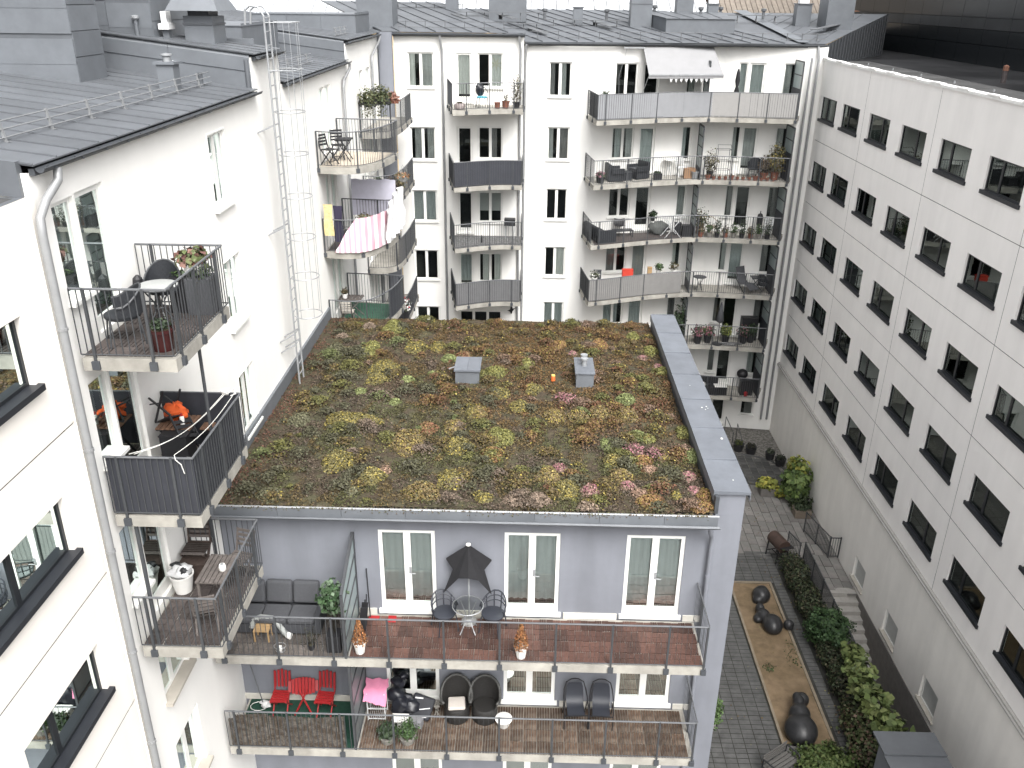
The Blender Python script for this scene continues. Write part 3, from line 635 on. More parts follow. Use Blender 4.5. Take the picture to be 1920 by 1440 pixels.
# roofs: sheet strips whose seams run off at an angle to the eaves
def slant(x0, x1, ye, z0, dx, L, w=.78, ye1=None):
    n = round((x1 - x0) / w); w = (x1 - x0) / n; sl = .12; y1 = ye if ye1 is None else ye1
    for i in range(n):
        a, b = x0 + i * w, x0 + (i + 1) * w; ya = ye + (y1 - ye) * i / n; yb = ye + (y1 - ye) * (i + 1) / n
        roofpanel(back, (a, ya, z0), (b, yb, z0), (b + dx * L, yb + L, z0 + sl * L), (a + dx * L, ya + L, z0 + sl * L), ZINC, seam=.04)
slant(-6.5, -.35, 39.55, -1.5, -.5, 9.0)
slant(-.4, 11.7, 40.0, -1.86, -.5, 9.5, ye1=40.9);
vx = lambda y: 11.85 - (y - 40.9) * .1
k = 40.9
roofpanel(back, (12.3, 40.9, -1.85), (12.78, 40.9, -1.85), (12.78 + .64 * 9, 49.9, -.77), (12.3 + .55 * 9, 49.9, -.77), ZINC); roofpanel(back, (11.85, 40.9, -1.85), (12.3, 40.9, -1.85), (12.3 + .55 * 9, 49.9, -.77), (11.85 + .55 * 9, 49.9, -.77), ZINC)
while k < 49:
    e = k + 1.1; roofpanel(back, (vx(e), e, -1.85 + .12 * (e - 40.9)), (vx(k), k, -1.85 + .12 * (k - 40.9)), (vx(k) + .55 * (49.9 - k), 49.9, -.77), (vx(e) + .55 * max(.05, 49.9 - e), 49.9, -.77), ZINC); k = e
MB().add([(11.7, 40.95, -1.87), (12.7, 40.95, -1.87), (17.5, 50.0, -.80), (6.95, 50.4, -.76)], [(0, 1, 2, 3)]).ob('hip_sheet', ZINC, back)
MB().add([(11.55, 40.92, -1.78), (12.05, 40.92, -1.78), (11.25, 50.4, -.64), (10.55, 50.4, -.64)], [(0, 1, 2, 3)]).ob('valley_sheet', ZINC2, back)
for (p, q) in (((-6.1, 39.45, -1.56), (-.38, 39.45, -1.56)), ((-.42, 39.95, -1.90), (2.6, 39.95, -1.90)), ((2.6, 39.95, -1.90), (6.05, 40.6, -1.90)), ((6.05, 40.6, -1.90), (12.8, 40.8, -1.90))):
    gutter(back, p, q, .07, FLASH, out=-Y); MB().bar(V(p) + V((0, .1, -.03)), V(q) + V((0, .1, -.03)), .05, .14).ob('eaves_board', FLASH, back)
snowguard(back, (-5.9, 40.4, -1.38), (-.8, 40.4, -1.38), 6, 2, .22, m=STEEL2); snowguard(back, (-.2, 40.8, -1.74), (10.6, 41.35, -1.74), 12, 2, .22, m=STEEL2); snowguard(back, (10.9, 41.4, -1.74), (12.9, 41.5, -1.74), 3, 2, .22, m=STEEL2)
def walkway(p, q, n, m=STEEL2):
    mb = MB().bar(V(p) + Z * .28, V(q) + Z * .28, .28, .03).ob('roof_walkway', m, back)
    for i in range(n):
        b = V(p).lerp(V(q), (i + .5) / n); MB().bar(b + Z * .26, b - Y * .12 - Z * .05, .03).bar(b + Z * .26, b + Y * .12, .03).ob('support', STEEL, mb)
walkway((-7.2, 46.5, -.75), (-3.6, 46.5, -.75), 4); walkway((-3.6, 44.0, -1.05), (.6, 44.0, -1.05), 5); walkway((.4, 44.5, -1.35), (4.4, 44.5, -1.35), 4); walkway((8.6, 46.5, -1.1), (13.2, 46.5, -1.1), 5); walkway((-.8, 43.3, -1.5), (.4, 43.3, -1.5), 2)
def roofladder(p, q):
    mb = MB().bar(V(p) + Z * .12, V(q) + Z * .12, .36, .025).ob('roof_ladder', STEEL2, back); MB().bar(V(q) + Z * .1, V(q) - Z * .1, .2, .03).ob('support', STEEL, mb)
for a in ((-3.1, 43.2), (-.9, 43.2), (3.6, 43.6), (.5, 41.6)): roofladder((a[0], a[1], -1.86 + .12 * (a[1] - 40) + (.33 if a[0] < -.4 else 0)), (a[0] - .7, a[1] + 1.3, -1.7 + .12 * (a[1] - 40) + (.33 if a[0] < -.4 else 0)))
roofladder((12.8, 43.2, -1.45), (14.4, 44.8, -1.25))
def stack(x0, x1, y0, y1, z0, z1, name='chimney', m=ZINC2, band=None):
    o = MB().box(x0, x1, y0, y1, z0, z1).ob(name, m, back); MB().box(x0 - .04, x1 + .04, y0 - .04, y1 + .04, z1, z1 + .05).ob('cap_sheet', ZINC, o)
    for b in (band or []): MB().box(x0 - .02, x1 + .02, y0 - .02, y1 + .02, b, b + .03).ob('chimney_band', ZINC, o)
    return o
stack(4.55, 5.55, 44.6, 45.6, -1.5, 1.2, band=[-.35])
stack(-7.7, -6.15, 40.6, 42.2, -1.6, 1.5, 'clad_stack', band=[-.2])
stack(-2.2, -.4, 45.2, 47.5, -1.2, 1.5, 'clad_stack')
stack(13.75, 15.0, 44.6, 46.0, -1.6, 2.0, 'clad_stack', band=[.1])
stack(-4.35, -3.75, 46.0, 46.6, -1.0, 1.0); stack(1.85, 2.3, 44.9, 45.4, -1.4, -.55); stack(8.5, 9.0, 46.4, 46.9, -1.2, -.35); stack(12.6, 13.3, 45.6, 46.2, -1.3, -.3)
stack(6.9, 7.7, 46.0, 46.8, -.8, 1.0)
for (x, y, z) in ((.5, 46.4, -1.1), (3.55, 46.4, -1.1), (5.9, 46.6, -.9), (9.3, 47.4, -.95), (11.4, 47.2, -1.0), (8.0, 45.6, -.95)):
    v = MB().lathe([(.07, 0), (.07, .35)], (x, y, z), 10).ob('vent_pipe', STEEL2, back); MB().lathe([(.07, .33), (.13, .38), (.13, .48), (.03, .5)], (x, y, z), 10).ob('cowl', STEEL2, v)
for (x, y, z) in ((2.05, 45.15, -.5), (8.75, 46.65, -.3), (12.95, 45.9, -.25)): MB().box(x - .22, x + .22, y - .2, y + .2, z, z + .22).ob('cowl', MATS['white_cowl'], back)
o = MB().add([(6.05, 43.2, -1.75), (9.2, 43.2, -1.75), (9.2, 46.6, -1.2), (5.0, 46.6, -1.2), (6.05, 43.2, -.95), (9.2, 43.2, -.95), (9.2, 46.6, -.72), (5.0, 46.6, -.72)], [(0, 3, 2, 1), (0, 1, 5, 4), (1, 2, 6, 5), (2, 3, 7, 6), (3, 0, 4, 7)]).ob('roof_hatch_block', ZINC2, back)
for i in range(5):
    a, b = 6.0 + i * .64, 6.0 + (i + 1) * .64; f = lambda x: x - (x - 9.2) / 3.2 * -1.05 * 1
    roofpanel(o, (a, 43.15, -.945), (b, 43.15, -.945), (9.2 - (9.2 - b) * 1.31, 46.6, -.715), (9.2 - (9.2 - a) * 1.31, 46.6, -.715), ZINC)
for x, ymid in ((-4.0, 39.55), (-.62, 39.55)): downpipe(back, [(x, 39.42, -1.62), (x, 39.45, -1.78), (x + .06, 39.6, -2.2), (x + .06, 39.62, -2.4), (x + .06, 39.62, -20)], .055, PIPE)
downpipe(back, [(-.32, 39.9, -1.95), (-.34, 39.95, -2.1), (-.36, 40.1, -2.6), (-.36, 40.1, -20)], .055, PIPE)
downpipe(back, [(12.4, 40.75, -1.95), (12.42, 40.7, -2.1), (12.45, 40.62, -2.5), (12.45, 40.62, -20)], .055, PIPE); downpipe(back, [(12.15, 40.6, -2.4), (12.15, 40.6, -20)], .05, PIPE)
# awning over the top balcony
aw = thing('awning', 'pale grey folding awning over the top balcony', 'awning', (5.2, 40.3, -2.1), world=True)
AG = mat('awning_cloth', (.235, .235, .24), .85, var=.05, scale=2)
MB().sheet([[(4.75 + x * 3.15, 40.42 + x * .55, -2.02) for x in (0, .5, 1)], [(4.83 + x * 3.2, 39.7 + x * .5, -2.55 - .02 * math.sin(x * 3)) for x in (0, .5, 1)], [(4.9 + x * 3.25, 39.0 + x * .45, -3.05) for x in (0, .5, 1)], [(4.9 + x * 3.25, 39.0 + x * .45, -3.2) for x in (0, .5, 1)]]).ob('canopy', AG, aw, smooth=30)
mb = MB()
for i in range(9): x = 5.8 + i * .22; mb.add([(x, 39.02 + (x - 4.9) * .14, -3.19), (x + .16, 39.04 + (x - 4.9) * .14, -3.19), (x + .08, 39.03 + (x - 4.9) * .14, -3.36)], [(0, 1, 2)])
mb.ob('pennant_trim', WCLOTH, aw)
MB().bar((4.9, 39.0, -3.06), (8.15, 39.45, -3.06), .05).ob('front_bar', GALV, aw); MB().bar((4.95, 39.02, -3.08), (4.9, 40.4, -2.3), .03).ob('arm', GALV, aw); MB().bar((8.1, 39.45, -3.08), (7.8, 40.9, -2.3), .03).ob('arm', GALV, aw); MB().bar((3.9, 40.2, -2.05), (4.8, 40.3, -2.05), .06).ob('wall_bracket', GALV, aw)
MB().tube([(4.9, 39.0, -3.1), (4.6, 39.0, -4.0), (4.2, 38.75, -4.2)], .008, 4).tube([(4.0, 40.0, -2.1), (3.7, 39.7, -3.2), (3.75, 39.6, -4.2)], .006, 4).ob('cord', GALV, aw)
# ------------------------------------------------------------------ office building on the right
RX = 12.75
off = thing('office_building', 'long white panel office building with rows of dark square windows', 'building', (17, 22, GZ), world=True)
DROP = mat('bird_dropping', (.7, .7, .66), .9)
for (x, y) in ((4.45, 19.55), (4.5, 19.72), (4.38, 19.66), (4.55, 18.0), (4.42, 16.1), (4.3, 21.0), (4.52, 19.62)):
    MB().lathe([(random.uniform(.012, .03), 0), (.004, .004)], (x, y, -9.388), 7, 1, random.uniform(.7, 1.8)).ob('bird_dropping', DROP, grey)
jy = [41.0, 34.96, 28.66, 22.36, 16.06, 9.76, 3.4]
jz = [-2.5, -5.84, -8.62, -11.4, -14.17, -16.83]
for c in range(6):
    for r in range(5):
        pw = Wall(off, (RX, 0, 0), Y, -X, jy[c + 1] + .009, jy[c] - .009, jz[r + 1] + .009, jz[r] - .009, PANELW, .14, name='wall_panel')
        top = -3.95 - 2.777 * r
        for far in ((40.33, 37.5) if c == 0 else (jy[c] - .61, jy[c] - 3.75)):
            cu = random.choice([None, None, None, CURT[3], CURT[3], BLIND])
            pw.win(far - 2.05, far, top - .95, top, rec=.06, fm=DFRAME, split=far - 2.05 * random.choice((.36, .62)), fw=.055, sill=DSILL, sillw=.055, gl=GLASSD, cur=[cu, random.choice([None, cu])], sillh=.10)
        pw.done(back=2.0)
MB().box(RX + .16, RX + .5, 3.4, 41.3, GZ, -2.55).ob('backing_wall', FLASH, off) if False else None
MB().box(RX + .02, RX + .06, 3.4, 41.0, -16.9, -2.5).ob('joint_backing', mat('joint_dark', (.2, .19, .18), .9), off) if False else None
lowm = mat('lower_render', (.86, .835, .79), .85, var=.04, scale=.8, streak=.07, bump=.06)
lw2 = Wall(off, (RX - .02, 0, 0), Y, -X, 3.4, 41.2, GZ - 3, -16.95, lowm, .2, name='lower_wall')
OBSC = mat('obscure_glass', (.42, .43, .42), .35)
for a in (26.85, 23.7, 20.5): lw2.win(a, a + 1.1, -20.45, -19.5, rec=.08, leaves=1, fw=.06, gl=OBSC, sill=SILLB, sillw=.06)
lw2.done(back=1.0)
MB().box(RX - .13, RX, 3.4, 41.2, -16.95, -16.9).box(RX - .08, RX, 3.4, 41.2, -16.9, -16.83).ob('string_course', mat('string_course', (.40, .39, .37), .7), off)
MB().box(RX - .06, RX + .25, 3.4, 41.05, -2.5, -2.42).ob('roof_edge', mat('white_edge', (.82, .81, .79), .6), off)
k = 4.0
while k < 41: MB().box(RX - .09, RX + .1, k, k + .75, -2.42, -2.38).ob('edge_clip', MATS['white_edge'], off); k += 1.9
MB().box(RX + .1, 21, 3.4, 60, -2.9, -2.75).ob('roof_terrace', mat('wet_bitumen', (.009, .009, .010), .4, var=.5, scale=.5, col2=(.032, .032, .034), bump=.1), off)
for i in range(9): v = MB().tube([(13.9, 17 + i * 2.7, -2.75), (13.9, 17 + i * 2.7, -2.45)], .03, 6).ob('line_post', GALV, off)
MB().tube([(17.0, 33.5, -2.75), (17.0, 33.5, -2.3)], .09, 10).ob('vent_pipe', mat('rust_pipe', (.06, .05, .05), .7), off); MB().lathe([(.1, .42), (.1, .58), (.02, .62)], (17.0, 33.5, -2.75), 10).ob('vent_cap', mat('terracotta', (.16, .075, .05), .8), off)
gq = lambda t: (12.82 + 5.8 * t, 40.95 + 9.05 * t)
o = MB().add([(*gq(0), -2.85), (*gq(1), -2.85), (*gq(1), -.72), (*gq(0), -1.86)], [(0, 1, 2, 3)]).ob('gable_cladding', FLASH, back)
for i in range(22): x, y = gq((i + .5) / 22); MB().bar((x + .03, y, -2.8), (x + .03, y, -1.84 + 1.12 * (i + .5) / 22), .04).ob('cladding_batten', STEEL, o)
o = MB().add([(*gq(1), -2.85), (20.5, 58, -2.85), (20.5, 58, -1.9), (*gq(1), -.72)], [(0, 1, 2, 3)]).ob('parapet_sheet', FLASH, back)
# glossy dark upper storeys set back on its roof
gt = thing('glass_block', 'black glass upper storeys set back on the roof terrace', 'building', (24, 40, -2.8), world=True)
GB = mat('black_glass', (.012, .014, .016), .3, var=.1, spec=.2); GB2 = mat('grey_spandrel_glass', (.03, .032, .034), .6, var=.35, scale=.5, spec=.2)
zz = [-2.75, -1.9, -1.25, -.75, .1, .75, 1.3, 2.2, 3, 6, 9]
for i in range(len(zz) - 1):
    k = 12.0
    while k < 60: MB().box(20.5, 20.6, k + .012, k + 2.388, zz[i] + .012, zz[i + 1] - .012).ob('glass_panel', GB2 if i in (2, 5, 7) else GB, gt); k += 2.4
MB().box(20.62, 28, 12, 60, -2.8, 9).ob('core', BLACK, gt)
# ------------------------------------------------------------------ roofs and houses further off
def far(name, label, pts):
    t = thing(name, label, 'building', (pts[0], pts[2], GZ), world=True)
    x0, x1, y0, y1, ze, zr, wm, rm, n = pts; xm = (x0 + x1) / 2
    MB().box(x0, x1, y0, y1, GZ, ze).ob('wall', wm, t)
    w = (x1 - x0) / n; ym = (y0 + y1) / 2
    for i in range(n):
        a, b = x0 + i * w, x0 + (i + 1) * w
        for (p, q) in ((y0 - .3, ym), (y1 + .3, ym)):
            MB().add([(a + .02, p, ze), (b - .02, p, ze), (b - .02, q, zr), (a + .02, q, zr), (a + .02, p, ze + .06), (b - .02, p, ze + .06), (b - .02, q, zr + .06), (a + .02, q, zr + .06)], [(3, 2, 1, 0), (4, 5, 6, 7), (0, 1, 5, 4), (1, 2, 6, 5), (2, 3, 7, 6), (3, 0, 4, 7)]).ob('roof_panel', rm, t)
    return t
PALE = mat('pale_sheet_roof', (.40, .415, .43), .5, var=.06, rand=.04); TAN = mat('tan_tile_roof', (.17, .145, .12), .8, var=.2, scale=3, rand=.1); OCH = mat('ochre_render', (.62, .48, .30), .85, var=.06); SALM = mat('brick_render', (.42, .21, .13), .85, var=.1); MINT = mat('mint_render', (.42, .52, .42), .85, var=.05)
far('far_house', 'pale sheet-metal roof of a house behind the seamed roof', (-2, 12, 62, 80, -2.4, 1.5, OCH, PALE, 16))
far('far_house', 'tan tiled roof of a house behind the chimneys', (13, 22, 66, 80, -2.0, 1.6, OCH, TAN, 24))
far('far_house', 'ochre house far behind with a grey roof', (-30, -3, 60, 75, -2.2, 1.5, OCH, PALE, 30))
fh = far('far_house', 'salmon and ochre house at the end of the roofs', (24, 30, 72, 84, 1, 4, SALM, ZINC, 8))
for i in range(4): MB().box(24.6 + i * 1.3, 25.3 + i * 1.3, 71.9, 72.0, -1.4, .2).ob('window', DFRAME, fh)
fh = far('far_house', 'mint green house with brick base beyond the gable', (33, 40, 84, 95, 4, 7, MINT, TAN, 8)); MB().box(32.9, 40.1, 83.8, 84, GZ, -3.2).ob('brick_base', SALM, fh)
for i in range(3): MB().box(33.8 + i * 2.2, 34.8 + i * 2.2, 83.85, 84.0, -1.9, .1).ob('window', DFRAME, fh)

# =================================================================== PLANTED ROOF
SUB = mat('roof_substrate', (.046, .034, .021), .95, var=.5, scale=9, bump=.6, bscale=25, col2=(.050, .046, .024))
def noise2(x, y, sc, seed):
    g = np.random.default_rng(seed).random((64, 64)); u, v = (x * sc) % 63, (y * sc) % 63; i, j = u.astype(int), v.astype(int); a, b = u - i, v - j; a, b = a * a * (3 - 2 * a), b * b * (3 - 2 * b)
    return g[i, j] * (1 - a) * (1 - b) + g[i + 1, j] * a * (1 - b) + g[i, j + 1] * (1 - a) * b + g[i + 1, j + 1] * a * b
RX0, RX1, RY0, RY1 = -6.52, 3.93, 15.42, 26.85
gx_, gy_ = np.linspace(RX0, RX1, 90), np.linspace(RY0, RY1, 96)
def rh(x, y): return -9.855 + .05 * noise2(x + 20, y, .8, 1) + .03 * noise2(x + 20, y, 2.4, 2)
MB().sheet([[(x, y, float(rh(np.array([x]), np.array([y]))[0])) for y in gy_] for x in gx_]).ob('roof_soil', SUB, grey, smooth=True)
PALS = {'Y': [(.12, .10, .03), (.085, .08, .03), (.15, .125, .035), (.07, .062, .028)], 'L': [(.115, .12, .03), (.155, .15, .035), (.085, .09, .028)], 'G': [(.11, .14, .045), (.09, .115, .04), (.14, .165, .06)],
        'O': [(.19, .095, .032), (.14, .07, .028), (.17, .12, .03), (.11, .05, .028)], 'R': [(.17, .06, .035), (.12, .06, .03), (.11, .08, .03)], 'P': [(.21, .11, .105), (.16, .10, .085), (.11, .08, .06)],
        'S': [(.21, .12, .095), (.16, .10, .075), (.12, .075, .05)], 'B': [(.125, .085, .032), (.16, .12, .03), (.10, .065, .032), (.075, .065, .03)], 'D': [(.14, .10, .082), (.10, .075, .058), (.17, .12, .10)], 'U': [(.075, .078, .045), (.095, .095, .055), (.06, .058, .036)]}
CL = [tuple([*map(float, t.split(',')[:4]), t.split(',')[4]]) for t in '-0.67,18.57,0.38,0.52,L;1.97,18.31,0.22,0.33,G;2.7,18.87,0.19,0.29,G;2.98,18.73,0.16,0.24,L;2.03,17.55,0.28,0.31,Y;2.64,17.99,0.15,0.21,P;2.69,17.57,0.27,0.24,O;2.8,17.21,0.18,0.16,S;2.13,16.86,0.28,0.32,B;0.48,16.79,0.27,0.41,B;0.77,17.16,0.18,0.2,P;0.91,16.22,0.27,0.39,Y;1.41,16.16,0.23,0.27,P;0.29,15.73,0.26,0.26,D;-0.24,15.77,0.21,0.26,D;-0.88,15.8,0.2,0.2,Y;2.23,16.43,0.19,0.18,P;2.48,16.11,0.2,0.21,S;2.92,16.52,0.16,0.14,P;3.63,16.86,0.19,0.22,P;2.65,15.8,0.31,0.26,O;3.24,16.08,0.12,0.18,Y;3.88,16.05,0.23,0.29,O;3.65,15.61,0.34,0.23,O;3.84,17.86,0.27,0.35,G;3.87,19.03,0.21,0.32,L;3.2,17.77,0.15,0.21,B;2.62,20.84,0.27,0.29,G;3.08,21.69,0.14,0.17,P;0.15,21.46,0.24,0.35,Y;-0.9,22.5,0.35,0.36,L;-0.2,20.32,0.26,0.39,Y;-0.78,17.7,0.3,0.35,O;-0.78,21.05,0.33,0.37,Y;-1.24,19.97,0.26,0.38,B;0.71,19.81,0.29,0.41,B;1.86,20.03,0.33,0.34,B;1.3,19.88,0.3,0.37,B;2.56,19.93,0.33,0.38,B;-0.02,23.22,0.25,0.32,L;0.92,24.69,0.27,0.3,O;2.19,24.87,0.27,0.4,O;3.29,25.6,0.21,0.28,L;3.71,24.41,0.22,0.33,L;3.41,23.88,0.15,0.17,P;3.78,23.24,0.13,0.19,P;1.33,24.01,0.13,0.17,P;3.87,22.83,0.23,0.31,L;3.9,21.92,0.16,0.24,R;1.3,15.52,0.23,0.2,D;3.67,16.28,0.16,0.18,P;-4.29,17.23,0.4,0.48,Y;-3.42,16.58,0.31,0.39,Y;-3.16,16.9,0.14,0.19,S;-2.84,18.3,0.43,0.65,B;-2.45,18.98,0.26,0.37,R;-1.62,18.08,0.38,0.41,Y;-1.79,19.08,0.27,0.41,B;-4.37,19.27,0.73,0.46,Y;-5.69,19.25,0.29,0.38,U;-4.17,21.84,0.31,0.38,Y;-4.1,22.62,0.47,0.6,Y;-3.4,24.36,0.36,0.54,Y;-2.73,24.4,0.25,0.38,Y;-4.74,24.41,0.25,0.28,L;-4.75,23.74,0.35,0.43,L;-4.38,26.38,0.22,0.34,L;-4.32,25.81,0.4,0.5,L;-5.78,23.97,0.33,0.44,U;-5.14,26.08,0.22,0.25,D;-5.8,25.12,0.19,0.21,D;-3.33,21.93,0.19,0.21,G;-4.49,21.05,0.17,0.19,G;-3.47,20.48,0.16,0.19,G;-2.68,22.39,0.16,0.16,G;-2.31,23.48,0.24,0.26,G;-1.88,23.72,0.25,0.32,R;-1.35,19.96,0.23,0.35,Y;-1.62,16.53,0.37,0.42,Y;-2.23,15.98,0.42,0.37,B;-5.44,15.74,0.29,0.28,U;-3.71,16.04,0.18,0.23,U'.split(';')]
NAMED = {0: 'largest round lime-green sedum cushion near the middle of the planted roof', 56: 'bright yellow-flowered sedum cushion left of the big lime-green round one', 54: 'brown and yellow sedum mound with a red patch, left half of roof',
  51: 'yellow-flowered sedum mound by the lower left of the roof beside dark moss', 58: 'long yellow-brown sedum drift level with the balcony with dark cloth', 61: 'yellow sedum drift left of the grey roof hatch', 30: 'flat lime sedum cushion just beside the grey roof hatch',
  29: 'yellow sedum cushion in front of the small orange roof cap', 1: 'vivid green sedum cushion in front of the two-pipe vent box', 24: 'vivid green sedum patch tucked against the sloping coping', 27: 'green oval sedum cushion right of the two-pipe vent box',
  10: 'pink-flowered sedum tuft standing alone near the front of the roof', 12: 'pink-centred sedum cushion close to the front gutter', 19: 'pink sedum tuft near the coping above the front corner', 49: 'dusty pink sedum cushion spilling over the front roof edge', 11: 'tall yellow sedum mound right beside the pink one near the gutter',
  66: 'lime sedum cushion on the rear roof edge below the laundry balconies', 23: 'orange and gold sedum patch in the front right roof corner', 32: 'orange-brown sedum cushion below the largest lime-green one', 78: 'yellow speckled sedum mound near the front edge of the left half', 72: 'small bright green sedum tuft in the dark moss below the ladder foot', 60: 'compact bright yellow sedum clump ahead of the long yellow drift'}
def clump(c, dens=1.0, boost=1.32):
    x, y, rx, ry, k = c; area = math.pi * rx * ry; n = int(area * 3400 * dens) + 30
    a = rng.random(n) * 2 * np.pi; rr = np.sqrt(rng.random(n)) if boost > 1 else np.minimum(np.abs(rng.normal(0, .62, n)), 1.9); wob = 1 + .10 * np.sin(3 * a + x * 7) + .08 * np.sin(5 * a + y * 5); px = x + rx * rr * wob * np.cos(a); py = y + ry * rr * wob * np.sin(a)
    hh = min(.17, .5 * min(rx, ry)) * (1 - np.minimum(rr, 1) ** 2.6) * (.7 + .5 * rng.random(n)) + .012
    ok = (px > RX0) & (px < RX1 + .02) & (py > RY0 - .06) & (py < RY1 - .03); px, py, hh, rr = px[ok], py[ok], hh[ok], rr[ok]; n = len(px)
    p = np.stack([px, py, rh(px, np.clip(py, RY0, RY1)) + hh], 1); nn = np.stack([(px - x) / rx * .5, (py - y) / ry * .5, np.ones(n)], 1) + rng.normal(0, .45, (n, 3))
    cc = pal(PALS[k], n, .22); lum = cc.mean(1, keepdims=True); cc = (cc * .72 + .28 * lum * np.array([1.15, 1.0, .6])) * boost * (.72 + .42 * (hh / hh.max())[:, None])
    if k in 'YOB':                                       # yellow flower heads sit on the tips
        f = rng.random(n) < {'Y': .07, 'O': .015, 'B': .025}[k]; cc[f] = np.array([.27, .215, .05]) * (.7 + .5 * rng.random((f.sum(), 1))); p[f, 2] += .015
    if k == 'P': f = (rng.random(n) < .45) & (rr < .75); cc[f] = np.array([.30, .135, .155]) * (.7 + .5 * rng.random((f.sum(), 1)))
    return p, nn, (.015 + .016 * rng.random(n)), cc
acc = []
for i, c in enumerate(CL):
    if i in NAMED:
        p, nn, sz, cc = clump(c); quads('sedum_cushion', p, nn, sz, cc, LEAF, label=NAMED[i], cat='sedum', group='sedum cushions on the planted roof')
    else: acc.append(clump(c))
for i in range(430):                                     # smaller, nameless clumps
    x = rng.uniform(-6.2, 3.8); y = rng.uniform(15.5, 26.7); warm = (x + 6.5) / 10 + (y - 15) / 16; q = rng.random()
    k = ('O' if q < .3 else 'R' if q < .4 else 'B' if q < .62 else 'L' if q < .78 else 'S' if q < .86 else 'P' if q < .89 else 'Y') if warm + rng.normal(0, .25) > .85 else ('U' if q < .5 else 'L' if q < .62 else 'B' if q < .85 else 'G' if q < .9 else 'D')
    r = rng.uniform(.14, .42) if rng.random() < .75 else rng.uniform(.08, .14); acc.append(clump((x, y, r, r * rng.uniform(.8, 1.3), k), .36, .80))
n = 150000; x = rng.uniform(RX0, RX1, n); y = rng.uniform(RY0 - .03, RY1, n)
h1, h2, h3 = noise2(x + 20, y, 1.1, 5), noise2(x + 20, y, 3.3, 6), noise2(x + 20, y, .45, 7)
keep = (h2 + .5 * rng.random(n) > .60) & ~((x < -6.0 + .25 * h1) & (rng.random(n) < .55)); x, y, h1, h2, h3 = x[keep], y[keep], h1[keep], h2[keep], h3[keep]; n = len(x)
p1 = np.array([.066, .066, .026]); p2 = np.array([.086, .062, .026]); p3 = np.array([.078, .058, .042]); p4 = np.array([.125, .068, .026])
warm = np.clip(((x + 6.5) / 10.5) * .8 + (y - 15) / 14 - .55 + (h3 - .5) * 1.2, 0, 1); edge = np.clip((-5.75 - x + .5 * (h1 - .5)) / .35, 0, 1)
col = np.where((h1 > .55)[:, None], p1, np.where((h1 > .38)[:, None], p2, p3)); col = col * (1 - warm[:, None] * .8) + p4 * warm[:, None] * .8; col = col * (1 - edge[:, None]) + np.array([.105, .050, .033]) * edge[:, None]
col = np.clip(col * .88 * (1 + rng.normal(0, .36, (n, 1))), .004, 1); sp = rng.random(n) < .015; col[sp] = (.16, .15, .06)
acc.append((np.stack([x, y, rh(x, np.clip(y, RY0, RY1)) + .01 + .035 * rng.random(n) * h2], 1), np.stack([np.zeros(n), np.zeros(n), np.ones(n)], 1) + rng.normal(0, .5, (n, 3)), .012 + .016 * rng.random(n), col))
m = 2600; x = rng.uniform(-6.4, 3.9, m); y = rng.uniform(15.33, 15.45, m); acc.append((np.stack([x, y, -9.83 - rng.random(m) ** 2 * .10 * (noise2(x + 20, y, 2., 9) > .45)], 1), np.stack([np.zeros(m), -np.ones(m), np.ones(m)], 1) + rng.normal(0, .4, (m, 3)), .012 + .014 * rng.random(m), pal([(.05, .04, .025), (.08, .055, .035), (.07, .07, .03)], m)))
A = [np.concatenate([a[i] for a in acc]) for i in range(4)]
quads('sedum_carpet', A[0], A[1], A[2], A[3], LEAF, label='mossy brown and green sedum carpet covering the flat roof', cat='sedum', kind='stuff')
# roof hatch, vent box, cap
h = thing('roof_hatch', 'small grey sheet-metal roof hatch with hinged lid on the sedum', 'hatch', (-1.66, 22.2, -9.85))
MB().box(-.33, .33, -.45, .45, 0, .42).ob('curb', ZINC2, h); MB().box(-.36, -.002, -.49, .47, .42, .47).ob('lid_panel', COPING, h); MB().box(.002, .36, -.49, .47, .42, .47).ob('lid_panel', COPING, h); MB().bar((-.36, -.2, .44), (-.52, -.25, .40), .03).ob('handle', GALV, h)
h = thing('vent_box', 'small grey sheet-metal box with two steel vent pipes on the sedum', 'vent', (1.57, 22.25, -9.85))
MB().box(-.24, .24, -.55, .55, 0, .42).ob('box', ZINC2, h); MB().box(-.27, .27, -.58, .58, .42, .45).ob('cap_sheet', COPING, h)
for y in (-.02, .25): v = MB().lathe([(.07, 0), (.07, .18)], (0, y, .45), 14).ob('pipe', GALV, h, smooth=40); MB().lathe([(.1, .18), (.1, .23), (.0, .25)], (0, y, .45), 14).ob('cowl', GALV, v, smooth=40)
h = thing('vent_post', 'small orange cylindrical post standing on the planted roof', 'post', (.71, 22.05, -9.84))
MB().lathe([(.06, 0), (.06, .17), (.05, .19)], n=12).ob('body', mat('orange_cap', (.5, .12, .03), .6), h, smooth=40); MB().lathe([(.055, .19), (.055, .22), (0, .235)], n=12).ob('top', mat('yellow_cap', (.6, .42, .12), .6), h, smooth=40)
